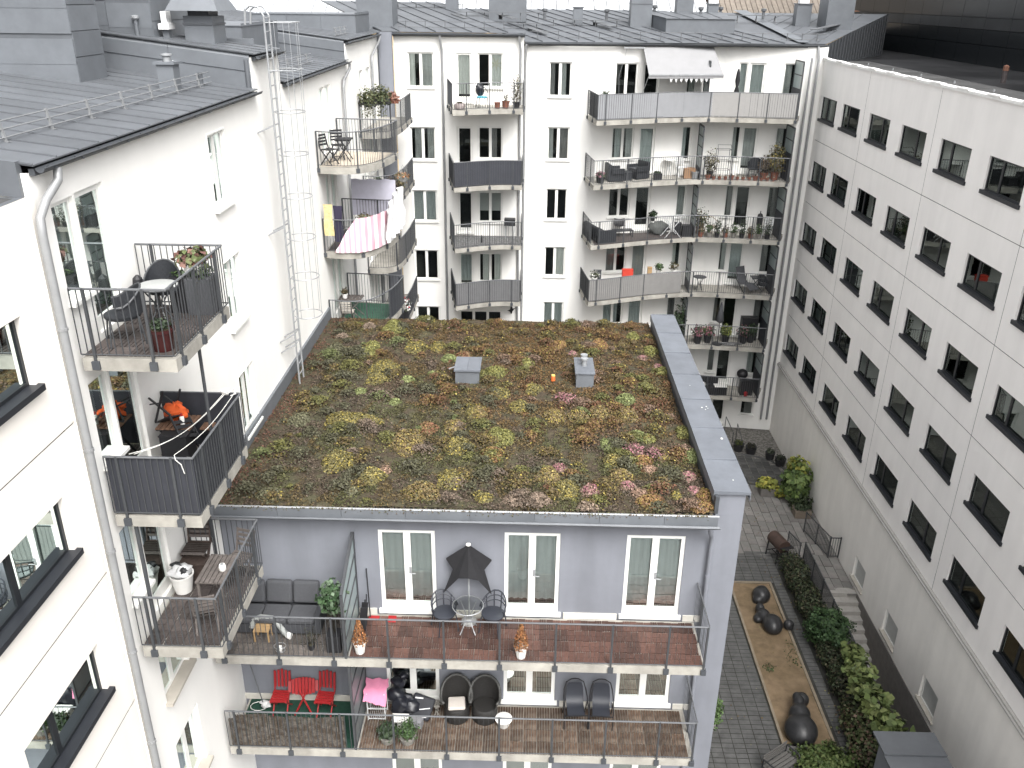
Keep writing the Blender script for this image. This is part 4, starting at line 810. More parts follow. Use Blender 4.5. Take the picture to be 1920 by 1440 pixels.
# =================================================================== COURTYARD
PAVE = mat('grey_paver', (.066, .066, .064), .85, var=.28, scale=3, rand=.28, bump=.15); SLAB = mat('pale_stone_slab', (.185, .18, .168), .85, var=.15, scale=4, rand=.2, bump=.15, col2=(.19, .178, .168)); JOINT = mat('paving_joint', (.035, .034, .03), .95, var=.3)
def paving(name, x0, x1, y0, y1, w, l, m, skip, stagger, near, long_y=False, top=.0):
    base = MB().add([(x0, y0, GZ - .02), (x1, y0, GZ - .02), (x1, y1, GZ - .02), (x0, y1, GZ - .02)], [(0, 1, 2, 3)]).ob(name, JOINT, kind='structure')
    e = .011; mesh = MB().box(-w / 2 + e, w / 2 - e, -l / 2 + e, l / 2 - e, -.05, 0).mesh('paver', m); pos = []
    i = 0; x = x0
    while x < x1 - w * .3:
        y = y0 - (random.random() * l * .6 if stagger and long_y else 0); j = 0
        while y < y1 - l * .3:
            if not skip(x + w / 2, y + l / 2): pos.append((x + w / 2 + ((w / 2 if j % 2 else 0) if stagger and not long_y else 0), y + l / 2))
            y += l; j += 1
        x += w; i += 1
    pos.sort(key=lambda p: (p[0] - 6) ** 2 * 0 + p[1]); vis = [p for p in pos if p[0] > p[1] * .288 - .3]; rest = [p for p in pos if not p[0] > p[1] * .288 - .3]
    for p in vis[:near]: link('paver', mesh, base, loc=(p[0], p[1], GZ + random.uniform(-.006, .006) + top), rot=(R(random.uniform(-.7, .7)), R(random.uniform(-.7, .7)), R(random.uniform(-.8, .8))))
    mb = MB()
    for p in vis[near:] + rest: z = GZ + random.uniform(-.004, .004) + top; mb.add([(p[0] - w / 2 + e, p[1] - l / 2 + e, z), (p[0] + w / 2 - e, p[1] - l / 2 + e, z), (p[0] + w / 2 - e, p[1] + l / 2 - e, z), (p[0] - w / 2 + e, p[1] + l / 2 - e, z)], [(0, 1, 2, 3)])
    if mb.v: mb.ob('distant_pavers', m, base, kind='stuff')
    return base
SA = (8.02, 9.48, 19.7, 27.6)
paving('courtyard_paving', 4.65, 11.2, 14.0, 29.7, .36, .19, PAVE, lambda x, y: (SA[0] - .1 < x < SA[1] + .1 and SA[2] - .1 < y < SA[3] + .1) or (x > 10.05 and y < 28.6), False, 300)
paving('terrace_paving', 4.65, 12.7, 29.72, 34.9, .36, .78, SLAB, lambda x, y: False, True, 300, True)
paving('rear_paving', 4.65, 12.7, 34.92, 38.3, .36, .30, PAVE, lambda x, y: y > 38.1 - max(0, (x - 10.3)) * .35 - max(0, x - 11.8) * 1.6, False, 200)
paving('stair_landing', 11.25, 12.7, 27.55, 29.7, .36, .78, SLAB, lambda x, y: False, True, 20, True)
MB().add([(4.65, 38.0, GZ - .015), (12.72, 34.93, GZ - .015), (12.72, 41, GZ - .015), (4.65, 41, GZ - .015)], [(0, 1, 2, 3)]).ob('gravel', mat('gravel', (.20, .19, .175), .95, var=.5, scale=28, bump=.6, bscale=50, col2=(.10, .095, .085)), kind='structure')
MB().tube([(9.0, 38.35, GZ), (10.3, 38.12, GZ), (11.2, 37.9, GZ), (11.9, 37.55, GZ), (12.35, 36.8, GZ), (12.55, 36.2, GZ)], .05, 6).ob('gravel_edging', mat('edging', (.07, .07, .07), .8), kind='structure')
SANDM = mat('play_sand', (.18, .128, .078), .95, var=.22, scale=3, bump=.3, bscale=40, col2=(.14, .10, .058))
sx, sy = np.linspace(SA[0], SA[1], 16), np.linspace(SA[2], SA[3], 70)
MB().sheet([[(x, y, GZ - .0 + .05 * float(noise2(np.array([x]), np.array([y]), 1.6, 11)[0])) for y in sy] for x in sx]).ob('sand_pit', SANDM, kind='structure')
KERB = mat('kerb_stone', (.20, .165, .12), .9, var=.2); kb = MB().box(SA[0] - .09, SA[0] - .002, SA[2], SA[3], GZ - .05, GZ + .06).ob('sand_kerb', KERB, kind='structure'); MB().box(SA[1] + .002, SA[1] + .09, SA[2], SA[3], GZ - .05, GZ + .06).ob('kerb_side', KERB, kb); MB().box(SA[0] - .09, SA[1] + .09, SA[3] + .002, SA[3] + .09, GZ - .05, GZ + .06).ob('kerb_end', KERB, kb)
STONE = mat('black_stone', (.022, .022, .023), .38, var=.3, scale=6, bump=.15, bscale=14)
def blob(parts, label, loc, rot=0):
    bm_ = MB(); 
    for (x, y, z, a, b, c) in parts: bm_.ball((x, y, z), a, b, c, 18, 12)
    me = bm_.mesh('stone_sculpture', STONE); o = link('stone_sculpture', me, loc=loc, rot=rot, label=label, cat='sculpture', group='black stone play sculptures')
    md = o.modifiers.new('remesh', 'REMESH'); md.mode = 'VOXEL'; md.voxel_size = .035; md.use_smooth_shade = True; sm = o.modifiers.new('smooth', 'SMOOTH'); sm.iterations = 8; return o
blob([(0, 0, .18, .34, .36, .32), (-.14, -.2, .1, .24, .2, .2), (.05, .15, .22, .25, .24, .24)], 'black humped stone sculpture at the far end of the sand pit', (8.95, 26.7, GZ))
blob([(.15, -.25, .22, .36, .45, .32), (-.12, .2, .2, .26, .3, .26), (-.2, .55, .25, .17, .2, .22), (-.33, .1, .14, .15, .2, .16)], 'black animal-shaped stone sculpture lying in the middle of the sand', (8.82, 25.25, GZ), R(-6))
blob([(0, -.35, .3, .5, .55, .42), (.0, .2, .34, .34, .4, .36), (.0, .62, .42, .2, .3, .28), (-.06, .8, .5, .14, .14, .2)], 'big pear-shaped black stone sculpture at the near end of the sand', (8.62, 20.35, GZ), R(-10))
o = MB().ball((0, 0, .2), .19, .19, .2, 16, 10).ob('stone_ball', STONE, None, True, label='black stone ball on the pavers beside the sand pit', cat='sculpture', group='black stone balls', loc=(9.52, 25.0, GZ))
o = MB().ball((0, 0, .22), .23, .23, .24, 16, 10).ob('stone_ball', STONE, None, True, label='black stone ball touching the pear-shaped sculpture', cat='sculpture', group='black stone balls', loc=(8.96, 21.35, GZ))
WEED = [(.05, .07, .025), (.07, .085, .03), (.035, .05, .02)]
for (x, y, r, n, lb) in ((8.35, 23.0, .22, 120, 'small weed tuft in the middle of the sand'), (9.35, 23.6, .3, 160, 'weeds creeping over the right sand edge')): bush('weed', (x, y, GZ + .04), r, r * 2.4 if x > 9 else r, .08, n, .03, WEED, label=lb, cat='weed')
lv = 420; x = rng.uniform(5.2, 11.4, lv); y = rng.uniform(16, 37, lv); e = rng.random(lv) < .5; x[e] = rng.normal(10.1, .35, e.sum())
quads('fallen_leaves', np.stack([x, y, np.full(lv, GZ + .02)], 1), np.stack([np.zeros(lv), np.zeros(lv), np.ones(lv)], 1) + rng.normal(0, .25, (lv, 3)), .018 + .02 * rng.random(lv), pal([(.14, .10, .04), (.10, .06, .03), (.16, .15, .06), (.07, .06, .035)], lv), LEAF, label='small fallen leaves scattered over the courtyard paving', cat='leaves', kind='stuff')
# hedge, shrubs, vines
HG = [(.030, .042, .020), (.045, .055, .026), (.022, .032, .016), (.055, .05, .03)]
hp = []
for i in range(70):
    y = 18.3 + i * .148; x = 10.52 + .10 * math.sin(i * .7); hp.append((x, y))
nl = 16000; idx = rng.integers(0, len(hp), nl); c = np.array(hp)[idx]; u = rng.normal(size=(nl, 3)); u /= np.linalg.norm(u, axis=1, keepdims=True); rr = .6 + .4 * rng.random(nl)
hgt = .42 + .12 * np.sin(idx * .31) + .08 * np.sin(idx * .83)
P_ = np.stack([c[:, 0] + u[:, 0] * rr * .50, c[:, 1] + u[:, 1] * rr * .4, GZ + .42 + u[:, 2] * rr * hgt], 1)
t = thing('hedge', 'low dark evergreen hedge between the paving and the stair fence', 'hedge', (10.75, 23.4, GZ), world=True)
quads('foliage', P_, u + rng.normal(0, .6, (nl, 3)), .03 + .03 * rng.random(nl), pal(HG, nl, .3), LEAF, t); MB().box(10.25, 10.8, 18.4, 28.5, GZ - .04, GZ + .5).ob('stems', mat('hedge_wood', (.025, .022, .016), .95), t)
t = thing('bush', 'bright green rounded bush standing out of the dark hedge', 'bush', (10.62, 24.2, GZ), world=True); bush('foliage', (10.62, 24.2, GZ + .75), .75, .8, .6, 3500, .05, [(.032, .062, .022), (.04, .072, .026), (.022, .045, .018)], t); MB().tube([(10.62, 24.2, GZ), (10.62, 24.2, GZ + .8)], .05, 6).ob('stem', MATS['hedge_wood'], t)
t = thing('bush', 'olive shrub with reddish leaves at the near end of the hedge', 'bush', (10.5, 19.6, GZ), world=True); bush('foliage', (10.5, 19.6, GZ + .55), .8, 1.3, .6, 3600, .05, [(.045, .06, .022), (.06, .07, .03), (.07, .045, .03)], t); MB().tube([(10.5, 19.6, GZ), (10.5, 19.6, GZ + .6)], .05, 6).ob('stem', MATS['hedge_wood'], t)
t = thing('ornamental_grass', 'clump of soft green grass at the end of the wooden deck', 'grass clump', (8.95, 18.75, GZ), world=True); bush('blades', (8.95, 18.75, GZ + .25), 1.0, .75, .38, 4200, .05, [(.06, .085, .025), (.08, .10, .035), (.045, .07, .02)], t, shell=.2); MB().lathe([(.3, 0), (.1, .2)], (8.95, 18.75, GZ), 8).ob('crown', MATS['hedge_wood'], t)
BIGL = [(.12, .15, .05), (.09, .12, .04), (.15, .175, .065), (.065, .09, .03)]
t = thing('climbing_vine', 'large-leaved pale green vine climbing over the stair fence', 'vine', (10.75, 20.8, GZ), world=True)
for (x, y, z, r) in ((10.85, 22.6, -19.6, .38), (10.7, 21.7, -19.45, .45), (10.65, 20.9, -19.4, .48), (10.7, 20.1, -19.35, .48), (10.75, 19.3, -19.35, .48), (10.95, 18.8, -19.5, .4)): bush('leaves', (x, y, z), r, r, r * .75, 130, .12, BIGL, t)
MB().tube([(10.9, 22.8, GZ), (10.75, 21.6, -19.8), (10.7, 20, -19.7), (10.9, 18.8, -19.8)], .03, 5).ob('stem', MATS['hedge_wood'], t)
t = thing('climbing_shrub', 'tall lime-green large-leaved climber against the office wall', 'climber', (12.1, 33.6, GZ), world=True)
bush('foliage', (12.08, 33.7, GZ + 1.0), .58, .62, .95, 620, .12, [(.10, .15, .045), (.14, .19, .06), (.07, .11, .035)], t, shell=.7); bush('top_leaves', (12.1, 33.95, GZ + 1.75), .45, .5, .35, 160, .11, [(.27, .27, .06), (.22, .24, .06)], t); bush('lower_leaves', (12.15, 33.0, GZ + .35), .5, .55, .4, 500, .06, [(.03, .045, .02), (.045, .06, .025)], t)
MB().tube([(12.15, 33.6, GZ), (12.1, 33.7, GZ + 1.5)], .05, 6).ob('stem', MATS['hedge_wood'], t)
PLC = mat('grey_planter', (.16, .15, .14), .85, var=.15)
t = thing('planter_box', 'square concrete planter spilling yellow-green leaves', 'planter', (11.0, 34.35, GZ)); MB().box(-.32, .32, -.3, .3, 0, .38).ob('box', PLC, t); MB().box(-.27, .27, -.25, .25, .36, .385).ob('soil', MATS['roof_substrate'], t); bush('leaves', (.0, .05, .5), .5, .4, .22, 170, .10, [(.36, .33, .07), (.28, .29, .06), (.2, .22, .05)], t); bush('trailing_leaves', (.5, -.3, .28), .28, .32, .28, 90, .09, [(.33, .31, .06), (.2, .23, .05)], t)
t = thing('planter_box', 'low wooden planter with dark leaves under the climber', 'planter', (12.1, 32.6, GZ)); MB().box(-.35, .35, -.3, .3, 0, .32).ob('box', mat('planter_wood', (.17, .14, .11), .9), t); bush('leaves', (0, .05, .4), .36, .34, .2, 300, .05, [(.03, .045, .025), (.04, .055, .03)], t)
t = thing('shrub', 'small pale green potted shrub at the foot of the blue-grey corner', 'shrub', (5.85, 20.3, GZ)); bush('foliage', (0, 0, .7), .32, .45, .5, 900, .045, [(.08, .13, .045), (.06, .10, .035)], t); MB().lathe([(.16, 0), (.2, .3)], n=12).ob('pot', mat('pale_pot', (.35, .34, .32), .8), t)
BPOT = mat('dark_courtyard_pot', (.03, .03, .032), .6)
for (x, y, r, lb, plant) in ((10.6, 38.45, .28, 'dark round pot with grassy plant next to the coping', [(.06, .07, .02), (.04, .05, .02)]), (11.15, 38.15, .28, 'empty-looking dark pot next to the grassy one', [(.03, .03, .02)]), (11.95, 37.6, .24, 'dark pot with small grey-leaved plant by the gravel edge', [(.05, .06, .04)]), (12.3, 37.0, .27, 'dark bushy pot nearest the lime-green climber', [(.03, .035, .022)])):
    t = thing('plant_pot', lb, 'pot', (x, y, GZ), group='dark pots on the gravel'); MB().lathe([(r * .72, 0), (r, .36), (r * 1.04, .38), (r * .9, .36), (0, .33)], n=16).ob('pot', BPOT, t, smooth=40); bush('foliage', (0, 0, .44), r * .8, r * .8, .14, 160, .035, plant, t)
# fence, gate, steps
def fence(label, p, q, h=1.15, n=4, gap=.09, name='steel_fence'):
    p, q = V(p), V(q); t = thing(name, label, 'fence', tuple(p), world=True); mb = MB(); L = (q - p).length; k = int(L / gap)
    for i in range(k + 1): b = p.lerp(q, i / k); mb.bar(b + Z * .08, b + Z * h, .014)
    mb.ob('bars', STEEL, t, kind='stuff')
    MB().bar(p + Z * h, q + Z * h, .03).ob('top_rail', STEEL, t); MB().bar(p + Z * .08, q + Z * .08, .025).ob('bottom_rail', STEEL, t)
    for i in range(n + 1): b = p.lerp(q, i / n); MB().bar(b, b + Z * (h + .04), .04).ob('post', STEEL, t)
    return t
fence('long dark steel fence between the hedge and the stairs', (11.15, 29.0, GZ), (11.15, 19.5, GZ), h=1.0, n=8, gap=.06)
fence('short steel fence panel beside the barrel grill', (10.75, 29.9, GZ), (11.0, 29.1, GZ), h=.9, n=1)
fence('open steel gate leaf standing against the office wall', (11.85, 31.3, GZ), (12.3, 29.5, GZ), h=.95, n=2); fence('narrow steel fence return touching the office wall', (12.3, 29.45, GZ), (12.7, 29.45, GZ), h=.95, n=1)
st = thing('stairs', 'concrete steps going down beside the office wall', 'stairs', (12.15, 27.5, GZ), world=True); STC = mat('step_concrete', (.34, .325, .30), .9, var=.12, bump=.1)
for i in range(16): MB().box(11.28, 12.70, 27.5 - .32 * (i + 1) - .03, 27.5 - .32 * i, GZ - .172 * (i + 1), GZ - .172 * i - .004).ob('step', STC, st)
MB().box(11.20, 11.27, 19, 27.5, GZ - 2.6, GZ + .05).ob('stair_wall', PLC, st); MB().box(12.70, 12.725, 19, 27.5, GZ - 2.6, GZ - .01).ob('stair_wall', PLC, st)
t = thing('barrel_grill', 'rusty brown barrel grill on black legs on the courtyard paving', 'grill', (10.2, 29.35, GZ), R(18))
mb = MB(); mb.tube([(0, -.42, .78), (0, .42, .78)], .27, 18); mb.ob('barrel', mat('rust_lid', (.055, .034, .027), .6, var=.3), t, smooth=40)
MB().lathe([(.0, 0), (.24, 0), (.26, .02)], (0, 0, 0), 4).ob('vent', BLACK, t).location = (0, -.44, .78)
for (x, y) in ((-.26, -.36), (.26, -.36), (-.26, .36), (.26, .36)): MB().bar((x, y, 0), (x * .8, y, .72), .04).ob('leg', BLACK, t)
MB().bar((-.2, -.36, .2), (.2, -.36, .2), .03).bar((0, -.36, .2), (0, .36, .2), .03).bar((-.2, .36, .2), (.2, .36, .2), .03).ob('brace', BLACK, t); MB().box(.25, .5, -.35, .35, .6, .63).ob('side_shelf', BLACK, t)
t = thing('stair_rail', 'thin black handrail frame by the ground-floor door', 'railing', (10.2, 39.2, GZ)); MB().tube([(0, .8, 0), (0, .8, 1.1), (.1, -.6, .9), (.1, -.6, 0)], .02, 6).tube([(.5, .3, 0), (.5, .3, .95), (.5, -.8, .7), (.5, -.8, 0)], .02, 6).ob('frame', STEEL, t)
t = thing('wooden_deck', 'weathered grey plank deck at the near end of the sand', 'deck', (8.3, 18.9, GZ), world=True)
for i in range(9): MB().box(7.95 + i * .095, 8.035 + i * .095, 17.6, 19.6, GZ, GZ + .06 + random.uniform(0, .004)).ob('plank', mat('grey_plank', (.13, .125, .12), .9, var=.3, scale=8, rand=.2), t)
t = thing('garden_bench', 'black steel-framed garden bench at the bottom of the court', 'bench', (7.55, 18.6, GZ), R(35))
for s in (-.5, .5): MB().tube([(s, -.25, 0), (s, -.25, .62), (s, -.2, .68), (s, .22, .66), (s, .25, 0)], .025, 6).ob('side_frame', BLACK, t)
for i in range(4): MB().box(-.5, .5, -.22 + i * .115, -.13 + i * .115, .40, .43).ob('seat_slat', mat('bench_slat', (.10, .095, .09), .7), t)
for i in range(3): MB().bar((-.5, .24, .52 + i * .12), (.5, .24, .52 + i * .12), .02, .09).ob('back_slat', MATS['bench_slat'], t)
t = thing('garden_shed', 'small shed with dark grey sheet roof beside the office wall', 'shed', (10.4, 16.6, GZ), world=True); MB().box(9.75, 11.1, 15.4, 17.7, GZ, -18.35).ob('wall', mat('shed_panel', (.17, .18, .20), .7, var=.1), t)
for i in range(3): a, b = 17.9 - i * .85, 17.9 - (i + 1) * .85; MB().add([(9.6, a, -18.28), (11.25, a, -18.28), (11.25, b + .01, -18.23), (9.6, b + .01, -18.23), (9.6, a, -18.22), (11.25, a, -18.22), (11.25, b + .01, -18.17), (9.6, b + .01, -18.17)], [(3, 2, 1, 0), (4, 5, 6, 7), (0, 1, 5, 4), (1, 2, 6, 5), (2, 3, 7, 6), (3, 0, 4, 7)]).ob('roof_panel', ZINC, t)
# =================================================================== FURNITURE AND SMALL THINGS
WOODG = mat('grey_teak', (.115, .10, .092), .8, var=.3, scale=12); WOODD = mat('dark_teak', (.06, .043, .036), .7, var=.3, scale=12); WOODB = mat('brown_teak', (.15, .085, .055), .7, var=.25, scale=12); PINE = mat('pine_wood', (.36, .24, .12), .7, var=.15)
REDP = mat('red_paint', (.30, .018, .02), .5, var=.12); GCUSH = mat('charcoal_cushion', (.062, .064, .07), .9, var=.1, scale=20); CUSHS = mat('charcoal_sofa', (.05, .052, .058), .9); TERRA = mat('terracotta_pot', (.19, .075, .048), .8, var=.15); WPOT = mat('white_pot', (.74, .73, .70), .6, var=.04)
WICK = mat('black_wicker', (.022, .024, .028), .6, var=.3, scale=40, bump=.4, bscale=90); ALU = mat('white_tube', (.62, .63, .63), .4, metal=.2); SOIL = MATS['roof_substrate']; CGL = glass('table_glass', (.97, .99, .98), 1.6)
GREENS = [(.05, .085, .03), (.07, .11, .04), (.035, .06, .022)]; DARKG = [(.028, .045, .022), (.04, .06, .03), (.02, .032, .017)]; DRY = [(.13, .10, .06), (.10, .085, .045), (.07, .075, .035)]
def folding_chair(label, loc, rot, m, fm=None, group=None, slats=5, seat=.44, back=.88, w=.40, red=False, name='folding_chair'):
    fm = fm or m; t = thing(name, label, 'chair', loc, R(rot), group)
    for i in range(slats): y = -.2 + i * .4 / slats; MB().box(-w / 2, w / 2, y, y + .4 / slats * .72, seat, seat + .02).ob('seat_slat', m, t)
    for s in (-1, 1):
        x = s * (w / 2 - .02); MB().bar((x, .2, 0), (x, -.2, seat), .028).ob('leg', fm, t); MB().bar((x * .9, -.22, 0), (x * .9, .2, seat), .028).ob('leg', fm, t); MB().bar((x, .2, seat), (x, .32, back), .028).ob('back_post', fm, t)
    if red:
        for i in range(5): x = -w / 2 + .03 + i * (w - .06) / 4; h = back + .05 - abs(i - 2) * .035; MB().bar((x, .235, seat + .08), (x, .325, h), .055, .014).ob('back_slat', m, t)
    else:
        for i in range(4): z = seat + .14 + i * .09; MB().bar((-w / 2, .2 + (z - seat) * .27, z), (w / 2, .2 + (z - seat) * .27, z), .012, .06).ob('back_slat', m, t)
    MB().bar((-w / 2, -.19, .12), (w / 2, -.19, .12), .02).ob('stretcher', fm, t); return t
def slat_table(label, loc, rot, w, d_, h, m, fm, n=8, name='garden_table', legs='x'):
    t = thing(name, label, 'table', loc, R(rot))
    for i in range(n): x = -w / 2 + i * w / n; MB().box(x, x + w / n * .8, -d_ / 2, d_ / 2, h - .025, h).ob('top_slat', m, t)
    for s in (-1, 1):
        y = s * (d_ / 2 - .04); MB().bar((-w / 2, y, h - .04), (w / 2, y, h - .04), .03).ob('apron', fm, t)
        if legs == 'x': MB().bar((-w / 2 + .04, y, 0), (w / 2 - .06, y, h - .05), .026).ob('leg', fm, t); MB().bar((w / 2 - .04, y, 0), (-w / 2 + .06, y, h - .05), .026).ob('leg', fm, t)
        else:
            for q in (-1, 1): MB().bar((q * (w / 2 - .04), y, 0), (q * (w / 2 - .04), y, h - .05), .045).ob('leg', fm, t)
    return t
def round_table(label, loc, r, h, top, fm, legs=4, name='bistro_table', tilt=0, rot=0):
    t = thing(name, label, 'table', loc, R(rot)); (MB().add([(r * math.cos(a), r * math.sin(a), h) for a in [2 * math.pi * i / 28 for i in range(28)]], [tuple(range(28))]) if top is CGL else MB().lathe([(r * .97, h - .015), (r, h - .008), (r, h), (r * .97, h + .004)], n=28)).ob('tabletop', top, t, smooth=30)
    MB().tube([(r * math.cos(a) * 1.01, r * math.sin(a) * 1.01, h - .01) for a in [2 * math.pi * i / 28 for i in range(28)]], .012, 5, True).ob('rim', fm, t)
    for i in range(legs): a = 2 * math.pi * (i + .5) / legs; MB().tube([(r * .75 * math.cos(a), r * .75 * math.sin(a), h - .02), (.08 * math.cos(a), .08 * math.sin(a), h * .62), (.08 * math.cos(a), .08 * math.sin(a), h * .4), (r * .72 * math.cos(a), r * .72 * math.sin(a), .02)], .013, 5).ob('leg', fm, t)
    MB().tube([(.09 * math.cos(a), .09 * math.sin(a), h * .5) for a in [2 * math.pi * i / 10 for i in range(10)]], .01, 4, True).ob('ring', fm, t); return t
def tub_chair(label, loc, rot, m, fm, group=None, grid=False, name='armchair', seatw=.5, solid=True, cushion=None):
    t = thing(name, label, 'chair', loc, R(rot), group); w = seatw / 2
    MB().lathe([(w * .96, .40), (w, .42), (w, .45), (w * .9, .46)], n=20, sy=.95).ob('seat', m, t, smooth=40)
    arc = [R(-20) + R(220) * i / 12 for i in range(13)]; top = [(w * 1.1 * math.cos(a), w * 1.1 * math.sin(a), .62 + .24 * max(0, math.sin(a)) ** 1.2) for a in arc]
    MB().tube(top, .017, 6).ob('top_rail', fm, t)
    if grid:
        for k in (.38, .7): MB().tube([(x * .97, y * .97, .45 + (z - .45) * k) for x, y, z in top[1:-1]], .013, 5).ob('back_band', fm, t)
        for i in range(1, 12, 2): x, y, z = top[i]; MB().bar((x * .9, y * .9, .44), (x, y, z), .028, .01).ob('back_slat', fm, t)
    elif solid: MB().sheet([[(x * .96, y * .96, .45 + (z - .45) * k) for x, y, z in top] for k in (0, .5, .98)]).ob('backrest', m, t, smooth=True)
    for x, y in ((-w * .8, -w * .8), (w * .8, -w * .8), (-w * .8, w * .8), (w * .8, w * .8)): MB().tube([(x * .9, y * .9, .43), (x * 1.12, y * 1.12, 0)], .014, 6).ob('leg', fm, t)
    if cushion: MB().ball((0, -.02, .50), w * .8, w * .8, .06, 14, 8).ob('cushion', cushion, t, smooth=True)
    return t
def pot(label, loc, r, h, m, cols=None, ph=.3, pr=None, n=260, ls=.035, cat='potted plant', name='potted_plant', group=None, bare=False, sq=False):
    t = thing(name, label, cat, loc, group=group); pr = pr or r * 1.2
    if sq: MB().prism([(-r * .8, -r * .8), (r * .8, -r * .8), (r * .8, r * .8), (-r * .8, r * .8)], 0, h * .97).ob('pot', m, t)
    else: MB().lathe([(r * .74, 0), (r * .97, h * .86), (r * 1.05, h * .87), (r * 1.05, h), (r * .92, h), (r * .88, h * .93), (0, h * .9)], n=18).ob('pot', m, t, smooth=35)
    if cols:
        MB().lathe([(r * .86, h * .9), (r * .5, h * .95)], n=12).ob('soil', SOIL, t); bush('foliage', (0, 0, h + ph * .45), pr, pr, ph * .6, n, ls, cols, t, shell=.25)
        mb = MB()
        for i in range(5): a = i * 1.3; mb.tube([(0, 0, h * .9), (pr * .4 * math.cos(a), pr * .4 * math.sin(a), h + ph * .5), (pr * .6 * math.cos(a), pr * .6 * math.sin(a), h + ph * .85)], .006, 4)
        mb.ob('stems', MATS['hedge_wood'], t, kind='stuff')
    return t
def crate(label, loc, w, d_, h, m, cat, name, rot=0, lid=None):
    t = thing(name, label, cat, loc, R(rot)); MB().prism([(-w / 2, -d_ / 2), (w / 2, -d_ / 2), (w / 2, d_ / 2), (-w / 2, d_ / 2)], 0, h).ob('body', m, t); MB().box(-w / 2 - .01, w / 2 + .01, -d_ / 2 - .01, d_ / 2 + .01, h + .001, h + .025).ob('lid', lid or m, t); return t
# --- top balcony of the white building on the left (floor z -4.9)
f = -4.87
tub_chair('black wicker armchair on the balcony next to the downpipe', (-6.1, 12.15, f), -60, WICK, STEEL, seatw=.56)
round_table('round grey-topped bistro table on the top left balcony', (-5.78, 12.75, f), .31, .70, mat('stone_top', (.33, .34, .33), .5, var=.12, scale=30), STEEL)
pot('glazed dark red pot with creeping plant by the railing of the top left balcony', (-5.42, 11.85, f), .19, .34, mat('oxblood_glaze', (.045, .012, .012), .25), DARKG, .12, .17, 200, .025)
t = pot('tall square black planter with herbs, nearest the far railing', (-5.4, 13.55, f), .25, .62, GCUSH, DARKG + [(.07, .08, .05)], .16, .22, 260, .03, sq=True)
pot('tall black planter standing behind the bistro table', (-5.75, 13.6, f), .2, .6, BLACK, GREENS, .08, .14, 120, .02, sq=True)
t = pot('white box of red and green succulents raised on the tall black planters', (-5.5, 13.62, f + .66), .16, .14, WPOT, [(.10, .11, .05), (.14, .07, .06), (.08, .10, .04), (.17, .09, .07)], .24, .26, 260, .055, sq=True)
tub_chair('second black wicker armchair half hidden behind the bistro table', (-5.95, 13.35, f), 10, WICK, STEEL, seatw=.5)
t = thing('lantern', 'small black lantern on a stand by the top left balcony wall', 'lantern', (-6.4, 13.45, f)); MB().bar((0, -.06, 0), (0, -.05, .35), .015).bar((0, .06, 0), (0, .05, .35), .015).ob('leg', BLACK, t); MB().lathe([(.08, .35), (.1, .45), (.08, .58), (.02, .64)], n=8).ob('body', BLACK, t)
# --- balcony with the dark cloth (floor z -7.6)
f = -7.57
slat_table('small folding table with brown slats and black frame on the cloth-screened balcony', (-6.06, 13.35, f), 0, .62, .55, .72, WOODB, BLACK, 7)
t = folding_chair('black folding chair lying upside down on the slatted table', (-6.3, 13.5, f + .74), 70, BLACK, group=None); t.rotation_euler = (R(150), R(15), R(60)); t.location.z += .45
def heap(name, label, cat, loc, r, m, sz=(1, 1, .6), jit=.28, n=(14, 9), parts=()):
    t = thing(name, label, cat, loc); mb = MB().ball((0, 0, r * sz[2] * .9), r * sz[0], r * sz[1], r * sz[2], n[0], n[1], jit); mb.ob('fabric', m, t, smooth=55)
    for i, (x, y, z, q, m2) in enumerate(parts): MB().ball((x, y, z), q, q, q * .7, 10, 7, .25).ob('fold', m2, t, smooth=55)
    return t
ORNG = mat('orange_cloth', (.62, .10, .02), .7, var=.15)
heap('shopping_bag', 'bright orange bag lying on the slatted balcony table', 'bag', (-6.12, 13.45, f + .73), .17, ORNG, (1.2, .9, .9), .3, parts=[(.15, -.1, .12, .08, ORNG), (-.15, .05, .22, .07, ORNG)])
t = thing('plastic_bottle', 'clear plastic bottle behind the orange bag', 'bottle', (-6.28, 13.5, f + .73)); MB().lathe([(.035, 0), (.04, .02), (.04, .17), (.015, .22)], n=12).ob('body', glass('clear_plastic', (.8, .85, .85)), t); MB().lathe([(.015, .22), (.015, .25)], n=8).ob('cap', WPOT, t)
t = thing('spray_bottle', 'white bottle with red cap on the slatted table', 'bottle', (-5.93, 13.2, f + .73)); MB().lathe([(.035, 0), (.038, .02), (.038, .16), (.02, .18)], n=12).ob('body', WPOT, t); MB().lathe([(.022, .18), (.02, .23)], n=8).ob('cap', REDP, t)
crate('tall black cabinet under the slatted table', (-6.0, 13.05, f), .46, .36, .66, BLACK, 'cabinet', 'balcony_cabinet'); crate('low grey metal box beside the black cabinet', (-5.5, 12.45, f), .36, .3, .42, mat('grey_box', (.2, .2, .2), .5), 'box', 'storage_box')
t = slat_table('narrow brown wooden bench behind the dark cloth', (-5.5, 13.62, f), 0, .55, .26, .52, WOODB, BLACK, 2)
heap('laundry_bag', 'blue and green plastic bag in the corner by the balcony door', 'bag', (-6.25, 11.85, f + .55), .16, mat('blue_plastic', (.03, .06, .35), .35, var=.5, scale=9, col2=(.1, .28, .12)), (1.3, .8, .9))
crate('low black box under the blue bag', (-6.25, 11.9, f), .4, .35, .5, BLACK, 'box', 'storage_box')
ln = thing('clothes_line', 'white clothes lines slung across the dark-cloth balcony', 'clothes line', (-5.6, 12.6, f + 1.0), world=True)
def sag(p, q, s, n=12): p, q = V(p), V(q); return [p.lerp(q, i / n) - Z * (s * math.sin(math.pi * i / n)) for i in range(n + 1)]
zt = f + 1.07; ROPE = mat('white_cord', (.6, .6, .56), .8)
